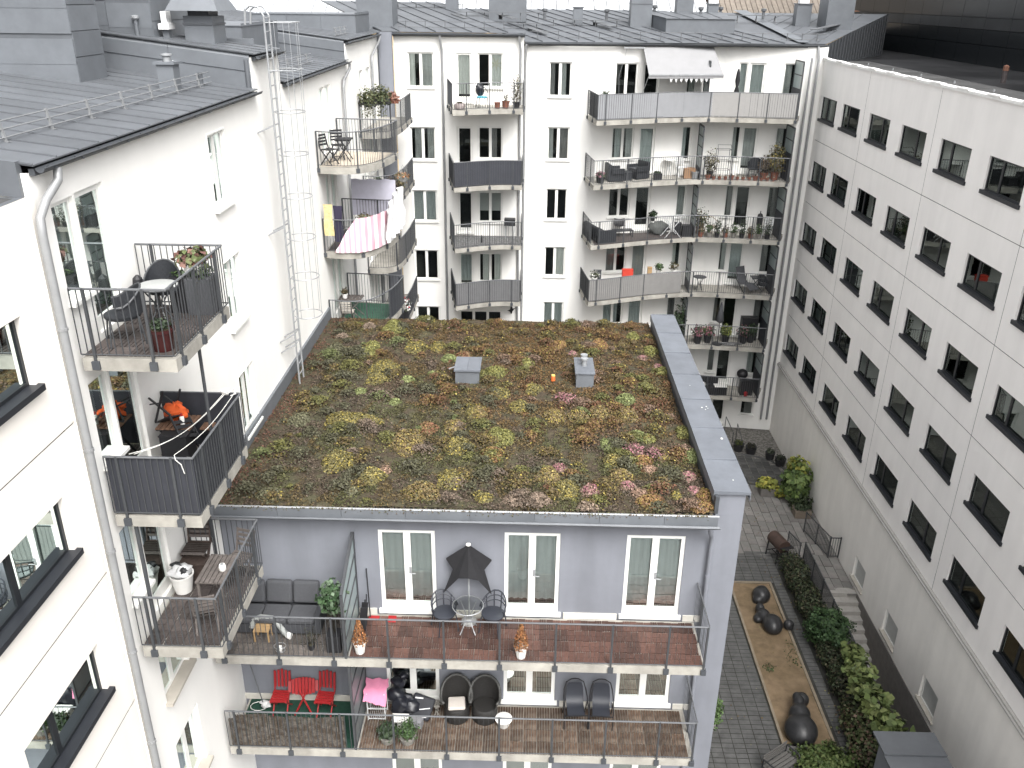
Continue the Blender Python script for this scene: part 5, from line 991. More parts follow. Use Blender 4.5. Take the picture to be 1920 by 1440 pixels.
for a, b, s in (((-6.1, 11.55, zt), (-5.35, 13.85, zt), .22), ((-6.02, 11.55, zt), (-5.38, 13.85, zt), .2), ((-5.4, 11.55, zt), (-5.2, 13.87, zt), .12)): MB().tube(sag(a, b, s), .007, 4).ob('line', ROPE, ln)
MB().tube([(-5.4, 11.55, zt), (-5.36, 11.48, zt - .05), (-5.28, 11.47, zt - .12), (-5.25, 11.47, zt - .28)], .007, 4).ob('loose_end', ROPE, ln); MB().ball((-5.36, 13.84, zt + .02), .07, .05, .06, 10, 7, .4).ob('knot', WPOT, ln); MB().tube([(-5.3, 13.84, zt), (-5.2, 13.84, zt + .08), (-5.18, 13.84, zt - .02), (-5.28, 13.84, zt - .06)], .01, 4).ob('cord_loop', WPOT, ln)
# --- third balcony (floor z -10.26)
f = -10.23
for i, lb in enumerate(('dark teak folding chair leaning in the corner, front of the stack', 'dark teak folding chair leaning in the corner, behind the front one')): folding_chair(lb, (-6.28, 13.66 + i * .07, f + .0), 0, [WOODG, WOODD][i], WOODD, 'teak chairs stacked in the balcony corner', 7, .5, 1.0, .46)
crate('dark crate of firewood slats under the stacked chairs', (-6.28, 13.5, f), .48, .3, .34, WOODD, 'crate', 'slatted_crate')
slat_table('weathered teak balcony table with a candle jar on it', (-5.55, 12.78, f), 0, .5, .85, .72, WOODG, WOODG, 6, legs='4')
folding_chair('weathered teak folding chair turned toward the near railing', (-5.55, 12.05, f), 200, WOODG, group='weathered teak chairs'); folding_chair('weathered teak folding chair beyond the table', (-5.4, 13.5, f), -15, WOODG, group='weathered teak chairs')
t = thing('candle_jar', 'milky round candle jar on the teak table', 'jar', (-5.42, 12.72, f + .72)); MB().lathe([(.05, 0), (.065, .02), (.065, .09), (.05, .13)], n=14).ob('jar', WPOT, t, smooth=40); MB().lathe([(.03, .13), (.03, .14)], n=8).ob('wick_plate', GALV, t)
t = thing('laundry_bucket', 'white bucket overflowing with crumpled black and white bags', 'bucket', (-6.35, 13.05, f)); MB().lathe([(.15, 0), (.21, .36), (.225, .36), (.225, .39), (.2, .385), (.19, .3)], n=20).ob('bucket', WPOT, t, smooth=35); MB().ball((0, 0, .42), .19, .19, .12, 12, 8, .35).ob('crumpled_bag', WCLOTH, t, smooth=50); MB().ball((-.1, .05, .5), .1, .09, .07, 10, 7, .35).ob('dark_bag', BLACK, t, smooth=50); MB().ball((.09, -.08, .5), .07, .06, .05, 10, 7, .35).ob('dark_bag', BLACK, t, smooth=50)
# --- grey wing, upper deck, left flat
f = -12.80
t = thing('outdoor_sofa', 'charcoal three-seat outdoor sofa against the blue-grey wall', 'sofa', (-5.42, 15.22, f)); MB().box(-.92, .92, -.36, .40, .06, .28).ob('base', CUSHS, t)
def cush(x0, x1, y0, y1, z0, z1, m=GCUSH, tilt=0):
    b = MB().box(x0, x1, y0, y1, z0, z1); return b
for i in range(3):
    o = cush(-.9 + i * .6, -.31 + i * .6, -.36, .2, .281, .42).ob('seat_cushion', GCUSH, t); o.modifiers.new('b', 'BEVEL').width = .04
    o = MB().box(-.29, .29, -.08, .08, -.02, .5).ob('back_cushion', GCUSH, t); o.location = (-.6 + i * .6, .27, .43); o.rotation_euler = (R(-14 if i else -8), 0, R(random.uniform(-3, 3))); b = o.modifiers.new('b', 'BEVEL'); b.width = .06; b.segments = 3
o = MB().box(-.09, .09, -.3, .3, 0, .62).ob('arm_cushion', GCUSH, t); o.location = (-.98, .02, .25); b = o.modifiers.new('b', 'BEVEL'); b.width = .05
MB().box(.92, 1.02, -.36, .4, .06, .5).ob('arm', CUSHS, t)
t = thing('step_stool', 'small pine stool in front of the charcoal sofa', 'stool', (-5.62, 14.75, f)); 
for i in range(3): MB().box(-.17, .17, -.13 + i * .09, -.05 + i * .09, .27, .29).ob('seat_slat', PINE, t)
for x in (-.15, .15):
    for y in (-.11, .11): MB().bar((x, y, 0), (x, y, .27), .03).ob('leg', PINE, t)
t = thing('flexible_duct', 'grey flexible air duct lying over the pine stool', 'duct', (-5.6, 14.9, f)); MB().tube([(-.28, -.05, .2), (-.25, .02, .36), (-.1, .06, .40), (.15, .05, .38), (.32, -.02, .25), (.42, -.08, .12), (.5, -.12, .08)], .065, 12).ob('hose', mat('duct_grey', (.27, .28, .27), .5, var=.15, scale=30, bump=.5, bscale=70), t, smooth=60); MB().tube([(.5, -.12, .08), (.58, -.15, .07)], .07, 12).ob('nozzle', WPOT, t)
t = thing('potted_plant', 'tall potted oleander beside the glass screen', 'potted plant', (-4.0, 14.5, f)); MB().prism([(-.15, -.15), (.15, -.15), (.15, .15), (-.15, .15)], 0, .42).ob('pot', BLACK, t)
mb = MB()
for i in range(12): a = i * .9; mb.tube([(.04 * math.cos(a), .04 * math.sin(a), .4), (.1 * math.cos(a), .1 * math.sin(a), .9), (.2 * math.cos(a), .2 * math.sin(a), 1.35)], .009, 4)
mb.ob('stems', MATS['hedge_wood'], t); bush('foliage', (0, .05, 1.3), .3, .3, .38, 420, .055, [(.035, .07, .03), (.05, .09, .04), (.10, .14, .09)], t, shell=.3)
pot('leafless shrub in a small dark pot on the left deck', (-4.5, 14.45, f), .08, .14, BLACK, [(.03, .03, .022), (.045, .045, .03)], .42, .22, 140, .02)
t = thing('wire_basket', 'small wire basket on the grey deck tiles', 'basket', (-5.15, 14.38, f)); MB().tube([(.13 * math.cos(a), .1 * math.sin(a), .13) for a in [i * .63 for i in range(10)]], .006, 4, True).tube([(.1 * math.cos(a), .07 * math.sin(a), .01) for a in [i * .63 for i in range(10)]], .006, 4, True).ob('wire', GALV, t); MB().box(-.03, .03, -.03, .03, .0, .12).ob('tub', WPOT, t)
# --- grey wing, upper deck, right flat
GRIDM = mat('anthracite_plastic', (.03, .033, .042), .5)
tub_chair('anthracite grid-back garden chair left of the glass table', (-1.72, 15.22, f), 28, GRIDM, GRIDM, 'grid-back garden chairs', True, seatw=.52); tub_chair('anthracite grid-back garden chair right of the glass table', (-.66, 15.22, f), -22, GRIDM, GRIDM, 'grid-back garden chairs', True, seatw=.52)
round_table('round glass garden table with tubular steel legs under the parasol', (-1.2, 15.15, f), .33, .70, CGL, GALV)
t = thing('parasol', 'folded black half parasol standing against the blue-grey wall', 'parasol', (-1.2, 15.45, f)); MB().tube([(0, 0, 0), (0, .02, 2.05)], .018, 8).ob('pole', GALV, t); MB().lathe([(.17, 0), (.17, .05), (.05, .08)], n=16).ob('base', mat('stone_base', (.3, .3, .29), .8), t); MB().lathe([(.05, 0), (.05, .03), (0, .05)], (0, .02, 2.04), 10).ob('finial', WPOT, t)
BLKC = mat('black_parasol_cloth', (.012, .012, .014), .75, var=.2)
ap = V((0, 0, 2.05)); rim = [(-.62, .02, .98), (-.40, -.02, 1.38), (-.48, .05, 1.62), (-.2, -.08, 1.2), (0, -.13, 1.32), (.22, -.1, 1.18), (.48, .05, 1.62), (.40, -.02, 1.36), (.60, .02, .96)]
mb = MB(); rm = [V((-.5, .09, 1.62)), V((-.34, .02, 1.4)), V((-.56, .0, .78)), V((-.22, -.10, 1.25)), V((.0, -.16, 1.3)), V((.22, -.12, 1.22)), V((.50, .0, .76)), V((.34, .02, 1.4)), V((.5, .09, 1.6))]
for a, b in zip(rm, rm[1:]): mb.add([ap, a, b], [(0, 1, 2)]); mb.add([ap + Y * .03, a + Y * .03, b + Y * .03], [(2, 1, 0)])
mb.ob('canopy', BLKC, t)
CON = [(.26, .11, .045), (.20, .085, .035), (.30, .15, .06)]
def conifer(label, loc):
    t = thing('potted_conifer', label, 'potted plant', loc, group='white pots with rusty conifers'); MB().lathe([(.095, 0), (.13, .24), (.14, .25), (.14, .28), (.12, .275), (0, .25)], n=18).ob('pot', WPOT, t, smooth=35); n = 900; z = rng.random(n) ** 1.3; a = rng.random(n) * 6.28; r = .17 * (1 - z) ** .8 * (.5 + .5 * rng.random(n)) + .008
    quads('foliage', np.stack([r * np.cos(a), r * np.sin(a), .27 + z * .62], 1), np.stack([np.cos(a), np.sin(a), np.full(n, .2)], 1) + rng.normal(0, .4, (n, 3)), np.full(n, .022), pal(CON, n, .3), LEAF, t, 1.0); MB().tube([(0, 0, .25), (0, 0, .8)], .012, 5).ob('stem', MATS['hedge_wood'], t)
conifer('rusty orange conifer in a white pot beside the glass screen', (-3.45, 14.4, f)); conifer('rusty orange conifer in a white pot mid-way along the red deck', (-.03, 14.38, f))
t = thing('broom', 'long black-handled broom leaning by the leftmost French door', 'broom', (-3.42, 15.5, f)); MB().tube([(0, -.02, .05), (-.05, .13, 1.25)], .014, 6).ob('handle', BLACK, t); MB().box(-.03, .2, -.06, .03, 0, .05).ob('head', REDP, t)
t = thing('dustpan', 'red dustpan lying flat on the deck near the broom', 'dustpan', (-2.9, 15.45, f)); MB().box(-.12, .06, -.08, .08, 0, .02).box(-.12, .06, .075, .08, .02, .06).ob('pan', REDP, t); MB().bar((.06, 0, .02), (.18, .0, .02), .03, .015).ob('handle', REDP, t)
for i, lb in enumerate(('dark folded garden chair against the glass screen, nearer the wall', 'dark folded garden chair against the glass screen, nearer the railing')):
    t = thing('folded_chair', lb, 'chair', (-3.52, 15.2 - i * .18, f), R(8)); MB().bar((0, .05, 0), (.06, .05, .62), .03, .14, up=(1, 0, 0)).ob('seat_panel', BLACK, t); MB().bar((.03, .22, 0), (.09, .22, .7), .025).ob('frame', BLACK, t)
# --- grey wing, lower deck, left flat (green carpet)
f = -15.42
folding_chair('red wooden folding chair left of the red table', (-5.62, 15.3, f), 0, REDP, group='red folding chairs', red=True, back=.92); folding_chair('red wooden folding chair right of the red table', (-4.58, 15.3, f), -4, REDP, group='red folding chairs', red=True, back=.92)
t = thing('folding_table', 'round red slatted table folded upright between the red chairs', 'table', (-5.1, 15.3, f), R(6))
for i in range(9): x = -.31 + i * .078; hh = math.sqrt(max(.02, .36 ** 2 - x * x)) * .95; MB().bar((x, .12 + 0, .58 - hh * .55), (x, .26, .58 + hh * .62), .066, .016, up=(0, 1, 0)).ob('top_slat', REDP, t)
for s in (-1, 1): MB().bar((s * .2, -.12, 0), (-s * .1, .14, .52), .03).ob('leg', REDP, t)
t = thing('mop', 'mop with white strings leaning in the shady corner', 'mop', (-6.2, 15.45, f)); MB().tube([(.12, -.05, .08), (-.2, .1, 1.6)], .013, 6).ob('handle', STEEL2, t); MB().ball((.18, -.06, .1), .14, .1, .08, 12, 7, .35).ob('mop_head', WCLOTH, t, smooth=50); MB().tube([(.2 * math.cos(a), .14 * math.sin(a) - .05, .02) for a in [i * .63 for i in range(10)]], .008, 4, True).ob('cable', WPOT, t)
# --- grey wing, lower deck, right flat
t = thing('drying_rack', 'white wire trolley draped with a pink towel', 'drying rack', (-3.35, 15.25, f)); 
for x in (-.2, .2):
    for y in (-.16, .16): MB().bar((x, y, 0), (x, y, .78), .022).ob('leg', ALU, t)
for z in (.04, .34, .66):
    mb = MB().bar((-.2, -.16, z), (.2, -.16, z), .018).bar((-.2, .16, z), (.2, .16, z), .018)
    for i in range(9): mb.bar((-.18 + i * .045, -.16, z), (-.18 + i * .045, .16, z), .008)
    mb.ob('shelf', ALU, t)
g = [[(-.27 + .075 * i + .02 * math.sin(j * 2), -.30 + .1 * j, .82 - .06 * max(0, 2 - j) ** 1.3 + .03 * math.sin(i * 1.7 + j * 1.3) - (.10 if j == 0 and i > 3 else 0)) for i in range(8)] for j in range(7)]
MB().sheet(g).ob('pink_towel', mat('pink_towel', (.62, .22, .34), .9, var=.08), t, smooth=True, label='pink towel')
BAGM = mat('black_bin_bag', (.012, .013, .018), .35, var=.4); t = heap('bin_bags', 'slumped pile of black sacks under the lower French door', 'sack', (-2.75, 15.3, f), .30, BAGM, (.9, .7, 1.0), .22, (16, 10), parts=[(-.16, .1, .55, .22, BAGM), (-.1, .15, .85, .17, BAGM), (.18, .0, .3, .24, BAGM), (.02, .12, 1.05, .11, BAGM)]); 
t = thing('paper_sack', 'black printed sack with white lettering leaning on the dark sacks', 'sack', (-2.38, 15.15, f), R(-12)); o = MB().box(-.26, .26, -.07, .07, 0, .52).ob('sack', BAGM, t); o.rotation_euler = (R(-38), R(12), 0); o.location = (0, -.05, .08); b = o.modifiers.new('b', 'BEVEL'); b.width = .04; b.segments = 2
MB().bar((-.2, -.072, .12), (.2, -.072, .3), .002, .02, up=(0, 0, 1)).bar((-.2, -.072, .42), (-.02, -.072, .46), .002, .03, up=(0, 0, 1)).bar((.02, -.072, .06), (.18, -.072, .09), .002, .035, up=(0, 0, 1)).ob('white_print', WCLOTH, o)
MB().box(-.12, .16, -.3, -.12, .02, .2).ob('grey_flap', mat('grey_felt', (.2, .2, .21), .9), t)
crate('white plastic box in front of the printed sack', (-2.78, 14.95, f), .36, .24, .2, WPOT, 'box', 'plastic_box')
def rattan(label, loc, rot, cushion=False):
    t = thing('rattan_armchair', label, 'armchair', loc, R(rot), 'dark rattan armchairs'); RT = mat('dark_rattan', (.02, .019, .018), .55, var=.4, scale=40, bump=.5, bscale=80); MB().lathe([(.27, 0), (.30, .05), (.29, .36), (.26, .4)], n=20, sy=.95).ob('base', RT, t, smooth=40)
    arc = [R(-35) + R(250) * i / 14 for i in range(15)]; tp = [(.36 * math.cos(a), .33 * math.sin(a), .60 + .38 * max(0, math.sin(a)) ** .7) for a in arc]
    MB().sheet([[(x * (.8 + .2 * k), y * (.8 + .2 * k), .36 + (z - .36) * k) for x, y, z in tp] for k in (0, .35, .7, 1)]).ob('backrest', RT, t, smooth=True); MB().tube(tp, .035, 8).ob('rolled_rim', mat('rattan_rim', (.05, .05, .047), .5, var=.3, scale=40), t, smooth=True)
    if cushion: o = MB().box(-.2, .2, -.22, .16, .40, .48).ob('seat_cushion', mat('cream_cushion', (.5, .46, .42), .9), t); b = o.modifiers.new('b', 'BEVEL'); b.width = .035; b.segments = 2
rattan('dark rattan armchair with cream seat cushion on the lower deck', (-1.5, 15.25, f), 5, True); rattan('dark rattan armchair without cushion beside the terracotta bowl', (-.85, 15.25, f), -4)
t = thing('plant_bowl', 'empty terracotta bowl with white patterned outside', 'bowl', (-.40, 15.02, f)); MB().lathe([(.11, 0), (.19, .2), (.2, .22), (.19, .225)], n=22).ob('outside', WPOT, t, smooth=40); MB().lathe([(.0, .06), (.1, .06), (.178, .215)], n=22).ob('inside', TERRA, t, smooth=40)
def stacker(label, loc, rot):
    t = thing('stacking_chair', label, 'chair', loc, R(rot), 'black stacking chairs'); g = [[(-.2 + .08 * j, y, z) for j in range(6)] for (y, z) in ((-.24, .42), (0, .40), (.17, .42), (.24, .6), (.29, .8), (.30, .9))]; MB().sheet([[(x * (1 - .25 * max(0, (p[2] - .75) / .15)), p[1], p[2]) for x, p in zip([q[0] for q in row], row)] for row in g]).ob('sling', GRIDM, t, smooth=True)
    for s in (-1, 1): MB().tube([(s * .27, -.24, 0), (s * .27, -.24, .4), (s * .27, -.2, .62), (s * .27, .1, .66), (s * .25, .26, .74), (s * .2, .32, .9), (s * .08, .34, .97), (0, .34, .98)], .014, 6).ob('frame', BLACK, t); MB().tube([(s * .27, .02, .62), (s * .26, .28, 0)], .014, 6).ob('leg', BLACK, t)
    MB().bar((-.27, -.24, .41), (.27, -.24, .41), .02).ob('seat_bar', BLACK, t)
stacker('black stacking chair, left of the two between the lower doors', (1.25, 15.2, f), 3); stacker('black stacking chair, right of the two between the lower doors', (1.84, 15.2, f), -3)
SHELL = mat('shell_pot', (.2, .19, .17), .8, var=.3, scale=14)
pot('shell-covered pot with red geranium by the lower deck railing', (-3.0, 14.48, f), .19, .2, SHELL, DARKG + [(.045, .07, .035)], .3, .22, 420, .04); pot('round pot with feathery green plant by the lower deck railing', (-2.55, 14.48, f), .19, .2, SHELL, [(.04, .075, .025), (.05, .09, .03)], .36, .25, 900, .022)
pot('red geranium bloom above the shell-covered pot', (-3.05, 14.62, f), .04, .3, TERRA, [(.5, .05, .08)], .1, .05, 20, .03)
t = slat_table('little grey plastic step beside the rattan armchair', (-1.98, 15.35, f), 0, .16, .2, .3, SHELL, SHELL, 2)
# --- rounded balconies of the left building
f = -4.88
folding_chair('black folding chair nearest the wall end of the beige rounded balcony', (-6.28, 27.3, f), 60, BLACK, group='black folding chairs'); folding_chair('black folding chair behind the small table on the beige rounded balcony', (-6.2, 28.2, f), 20, BLACK, group='black folding chairs')
slat_table('small black folding table on the beige rounded balcony', (-5.95, 28.0, f), 0, .5, .5, .68, BLACK, BLACK, 5)
SHEET = mat('striped_sheet', (.72, .70, .70), .9)
n_ = SHEET.node_tree; wv = n_.nodes.new('ShaderNodeTexWave'); wv.inputs['Scale'].default_value = 1.9; wv.bands_direction = 'X'; cr = n_.nodes.new('ShaderNodeValToRGB'); cr.color_ramp.interpolation = 'CONSTANT'; cr.color_ramp.elements[0].color = (.74, .72, .73, 1); cr.color_ramp.elements[1].position = .5; cr.color_ramp.elements[1].color = (.60, .34, .40, 1)
tcx = n_.nodes.new('ShaderNodeTexCoord'); n_.links.new(tcx.outputs['Object'], wv.inputs['Vector']); n_.links.new(wv.outputs[0], cr.inputs[0]); n_.links.new(cr.outputs[0], n_.nodes['Principled BSDF'].inputs['Base Color'])
def drape(name, label, pts, top, bot, m, wob=.03, seg=26, sl=None):
    a = along(pts, math.dist(pts[0], pts[-1]) / seg); g = []
    for k in range(7):
        tt = k / 6; g.append([(x + wob * math.sin(i * 1.1 + k), y - .05 - wob * math.sin(i * .9) * tt, (top(i / len(a)) if callable(top) else top) * (1 - tt) + (bot(i / len(a)) if callable(bot) else bot) * tt) for i, (x, y) in enumerate(a)])
    return MB().sheet(g).ob(name, m, None, True, label=label, cat='laundry', group='laundry on the rounded balcony')
ZB = -7.58; CEo = [(x + .03, y - .02) for x, y in CE]
drape('bed_sheet', 'pink and white striped bed sheet hung over the rounded railing', sub(CEo, .06, .48), lambda t: ZB + (1.12 if t > .25 else .08 + 1.04 * t / .25), ZB + .02, SHEET, .02)
drape('bed_sheet', 'billowing white bed sheet at the far end of the laundry railing', [(x + .12, y - .1) for x, y in sub(CEo, .38, .66)], lambda t: ZB + 1.2 + .5 * math.sin(t * 2.4), lambda t: ZB + .1 + .25 * t, WCLOTH, .06)
drape('towel', 'yellow patterned cloth over the wall end of the laundry railing', [(-6.5, 26.86), (-6.2, 26.82)], ZB + 1.55, ZB + .55, mat('yellow_cloth', (.55, .46, .24), .9, var=.3, scale=12), .02, 8)
drape('garment', 'dark navy garment beside the yellow cloth', [(-6.2, 26.9), (-5.9, 26.85)], ZB + 1.5, ZB + .35, mat('navy_cloth', (.03, .026, .05), .9), .02, 8)
MB().sheet([[(-6.2 + .17 * i, 29.85, ZB + h + .02 * math.sin(i * 2)) for i in range(10)] for h in (.5, 1.0, 1.75)]).ob('bed_sheet', mat('lilac_sheet', (.58, .57, .66), .9), None, True, label='pale lilac sheet hung along the back of the laundry balcony', cat='laundry', group='laundry on the rounded balcony')
pot('small flowering plant half hidden behind the striped sheet', (-5.4, 27.6, ZB), .14, .85, WPOT, DRY, .25, .25, 160, .035)
f = -10.25
slat_table('grey slatted table with a white pot on the green balcony floor', (-6.1, 28.2, f), 0, .8, .55, .72, WOODG, WOODG, 7); folding_chair('pale wooden folding chair below the grey slatted table', (-6.1, 27.5, f), 180, mat('pale_wood', (.4, .37, .33), .8), WOODG); pot('white pot with grey-green plant on the slatted table', (-6.3, 28.1, f + .72), .1, .16, WPOT, DRY, .2, .13, 120, .03)
# corner balconies: planters and greenery
f = -4.88
for i, (x, y, z, lb) in enumerate(((-6.2, 34.05, -3.75, 'bushy trailing plant at the wall end of the top corner balcony'), (-5.75, 34.1, -3.68, 'bushy trailing plant in the middle of the top corner balcony'))):
    t = thing('trailing_plant', lb, 'plant', (x, y, z), group='green plants on the top corner balcony'); bush('foliage', (0, 0, .12), .42, .28, .38, 700, .045, [(.075, .085, .04), (.055, .07, .035), (.10, .10, .05)], t, shell=.2); MB().box(-.35, .35, -.12, .12, -.12, .05).ob('trough', BLACK, t); bush('trailing', (0, -.12, -.35), .3, .08, .35, 110, .03, [(.10, .10, .06), (.075, .08, .045)], t, shell=.1, kind='stuff')
t = thing('heather_box', 'rusty pink heather box hanging on the top corner railing', 'plant', (-5.4, 34.55, -3.7)); bush('foliage', (0, 0, .05), .32, .3, .22, 900, .03, [(.28, .12, .085), (.24, .10, .075), (.2, .11, .08)], t, shell=.2); MB().box(-.25, .25, -.1, .1, -.15, .0).ob('trough', TERRA, t)
t = thing('hanging_basket', 'hanging basket of dry orange flowers below the corner balcony', 'basket', (-4.95, 33.6, -6.5)); MB().lathe([(.12, -.12), (.2, .05)], n=12).ob('basket', mat('basket_grey', (.3, .3, .29), .8), t); bush('flowers', (0, 0, .1), .26, .26, .12, 160, .04, [(.25, .13, .07), (.12, .10, .05)], t)
MB().tube([(-.2, 0, .05), (0, 0, .5), (.2, 0, .05)], .006, 4).ob('hanger', STEEL, t)
for i, (x, k, cols, lb) in enumerate(((-6.1, 1, DARKG, 'dark leafy plant at the wall end of the second corner balcony'), (-5.6, 1, [(.10, .06, .05), (.06, .055, .03)], 'reddish heather in the second corner balcony'), (-5.35, 1, DRY, 'yellowish shrub at the rounded end of the second corner balcony'))): pot(lb, (x, 34.45 + i * .25, -7.58), .15, .35, BLACK, cols, .55, .28, 320, .045)
pot('white and red flower bunch at the green balcony end', (-5.1, 33.9, -12.94 + .6), .15, .4, BLACK, [(.6, .6, .58), (.35, .03, .04), (.5, .5, .48), (.05, .06, .04)], .5, .25, 160, .05)
# --- centre balconies of the white block
f = -4.40
tub_chair('black garden chair with turquoise seat on the upper centre balcony', (-2.15, 38.3, f), 20, mat('turquoise_seat', (.12, .42, .52), .6), BLACK, seatw=.46, solid=False); heap('bag', 'black and white bag hung on the turquoise chair', 'bag', (-2.25, 38.5, f + .5), .2, BAGM, (.9, .6, 1.2), .25)
for i, (x, y, r, lb) in enumerate(((-1.5, 38.25, .13, 'terracotta pot left of the two on the upper centre balcony'), (-1.15, 38.3, .16, 'larger terracotta pot right of the two on the upper centre balcony'))): pot(lb, (x, y, f), r, r * 1.8, TERRA, DRY if i else None, .3, .15, 60, .03, cat='pot', group='terracotta pots on the centre balcony')
pot('tall dry twiggy shrub at the pipe end of the upper centre balcony', (-.7, 38.35, f), .16, .25, BLACK, DRY, 1.1, .25, 420, .03); t = thing('log_bowl', 'low stone bowl in the front corner of the upper centre balcony', 'bowl', (-3.05, 37.75, f)); MB().lathe([(.2, 0), (.24, .12), (.2, .22), (.12, .24)], n=16).ob('bowl', mat('pink_stone', (.28, .24, .23), .8, var=.3, scale=12), t, smooth=40); MB().ball((0, 0, .25), .13, .13, .05, 10, 6, .3).ob('moss', SOIL, t)
t = thing('star_lamp', 'pale paper star hanging in the centre window', 'star lamp', (-1.62, 39.86, -2.75)); mb = MB()
for i in range(7):
    a = 2 * math.pi * i / 7 + .2; b, c2 = a - .35, a + .35; mb.add([(0, -.06, 0), (.12 * math.cos(b), 0, .12 * math.sin(b)), (.34 * math.cos(a), 0, .34 * math.sin(a)), (.12 * math.cos(c2), 0, .12 * math.sin(c2))], [(0, 1, 2), (0, 2, 3)])
mb.ob('paper_star', mat('paper', (.75, .72, .58), .8), t)
t = thing('kettle_grill', 'black box grill on the third centre balcony', 'grill', (-.95, 39.2, -10.27)); MB().box(-.25, .25, -.18, .18, .62, .78).ob('firebox', BLACK, t); MB().box(-.25, .25, -.18, .18, .785, .93).ob('lid', BLACK, t)
for x in (-.2, .2): MB().bar((x, 0, 0), (x, 0, .62), .03).ob('leg', GALV, t)
t = thing('bottle', 'single dark bottle standing on the third centre balcony', 'bottle', (-2.2, 38.4, -10.27)); MB().lathe([(.04, 0), (.04, .2), (.015, .28), (.015, .34)], n=10).ob('glass', BLACK, t)
for i, (x, z, lb) in enumerate(((-1.1, -13.5, 'upper black metal bird ornament on the white wall'), (-.85, -13.9, 'lower black metal bird ornament on the white wall'))):
    t = thing('bird_ornament', lb, 'ornament', (x, 39.62, z), group='bird ornaments'); MB().ball((0, 0, 0), .06, .03, .2, 8, 6).ob('body', BLACK, t); MB().add([(0, 0, .05), (.22, -.05, .14), (.05, 0, -.08)], [(0, 1, 2)]).add([(0, 0, .05), (-.2, -.05, -.02), (-.03, 0, -.1)], [(0, 1, 2)]).ob('wings', BLACK, t)
# --- wavy balconies, from the top down
f = RF[0]; t = thing('closed_parasol', 'closed dark parasol standing on the top balcony', 'parasol', (8.95, 40.3, f)); MB().tube([(0, 0, 0), (0, 0, 2.0)], .02, 6).ob('pole', STEEL, t); MB().lathe([(.03, 1.98), (.07, 1.85), (.11, 1.5), (.06, 1.25), (.12, 1.05), (.09, .92)], n=10).ob('canopy', BLKC, t, smooth=True); MB().lathe([(.2, 0), (.2, .06)], n=12).ob('base', BLACK, t)
pot('small pale flower pot on the corner of the top wavy balcony', (3.1, 38.75, f), .14, .9, WPOT, DARKG, .25, .2, 120, .04)
f = RF[1]
def cube_chair(label, loc, rot, w=.75, back=.75, group='dark wicker cube armchairs'):
    t = thing('cube_armchair', label, 'armchair', loc, R(rot), group); MB().box(-w / 2, w / 2, -.35, .35, .03, .36).ob('base', WICK, t); MB().box(-w / 2, w / 2, .22, .36, .361, back).ob('backrest', WICK, t)
    for s in (-1, 1): MB().box(s * w / 2 - .06, s * w / 2 + .06, -.35, .219, .361, .58).ob('arm', WICK, t)
    MB().box(-w / 2 + .08, w / 2 - .08, -.33, .2, .362, .46).ob('seat_cushion', GCUSH, t)
cube_chair('dark wicker cube armchair facing the courtyard wall, nearest the railing corner', (3.7, 39.35, f), 100); cube_chair('dark wicker cube armchair by the balcony door', (4.85, 40.0, f), -60)
crate('low dark wicker box table between the cube armchairs', (4.25, 39.55, f), .5, .5, .34, WICK, 'table', 'wicker_table')
pot('flower box with pink cyclamen at the railing corner', (3.05, 38.75, f), .2, .25, BLACK, [(.05, .06, .035), (.4, .2, .25), (.06, .07, .04)], .25, .25, 200, .045); pot('square dark planter with moss on the second wavy balcony', (5.7, 39.75, f), .22, .3, BLACK, DARKG, .06, .18, 120, .03, sq=True)
folding_chair('white metal folding chair by the second privacy screen', (6.85, 40.4, f), 15, ALU, ALU, slats=4); t = round_table('small white wall table on the second wavy balcony', (6.3, 40.6, f), .25, .75, WPOT, ALU); crate('brown cardboard box beside the privacy screen', (7.2, 40.2, f), .5, .4, .42, mat('cardboard', (.28, .17, .10), .9, var=.1), 'box', 'cardboard_box'); pot('zinc bucket in front of the cardboard box', (7.42, 39.98, f), .17, .34, GALV, None, cat='bucket', name='bucket')
t = thing('greenhouse_frame', 'small wire greenhouse frame with pitched top', 'greenhouse', (8.75, 40.55, f))
for x in (-.3, .3):
    for y in (-.2, .2): MB().bar((x, y, 0), (x, y, 1.25), .02).ob('post', STEEL, t)
for z in (.35, .75, 1.25): MB().bar((-.3, -.2, z), (.3, -.2, z), .015).bar((-.3, .2, z), (.3, .2, z), .015).bar((-.3, -.2, z), (-.3, .2, z), .015).bar((.3, -.2, z), (.3, .2, z), .015).ob('shelf_frame', STEEL, t)
MB().bar((-.3, 0, 1.45), (.3, 0, 1.45), .015).bar((-.3, -.2, 1.25), (-.3, 0, 1.45), .015).bar((.3, -.2, 1.25), (.3, 0, 1.45), .015).ob('ridge', STEEL, t)
for i in range(12): x = 8.0 + i * .265; pot('%s terracotta pot from the privacy screen along the second balcony edge' % ('first', 'second', 'third', 'fourth', 'fifth', 'sixth', 'seventh', 'eighth', 'ninth', 'tenth', 'eleventh', 'twelfth')[i], (x, float(np.interp(x, [7.7, 9.6, 11.45], [39.95, 39.87, 39.65])), f), .085 if i % 4 else .12, .15 if i % 4 else .2, TERRA, DRY if i % 4 == 0 else [(.3, .28, .22)], .1, .06, 20, .02, cat='pot', name='terracotta_pot', group='row of terracotta pots')
pot('straggly grey plant behind the terracotta row near the privacy screen', (8.15, 40.3, f), .16, .3, BLACK, [(.09, .08, .06), (.12, .11, .06)], .9, .35, 420, .04); pot('bushy yellowing shrub at the far right of the second balcony', (11.05, 40.1, f), .2, .35, TERRA, DRY + [(.16, .13, .04)], 1.1, .45, 900, .045); pot('brown bushy shrub next to the yellowing one', (10.6, 40.2, f), .2, .3, TERRA, [(.075, .06, .045), (.10, .075, .05)], .7, .35, 500, .045)
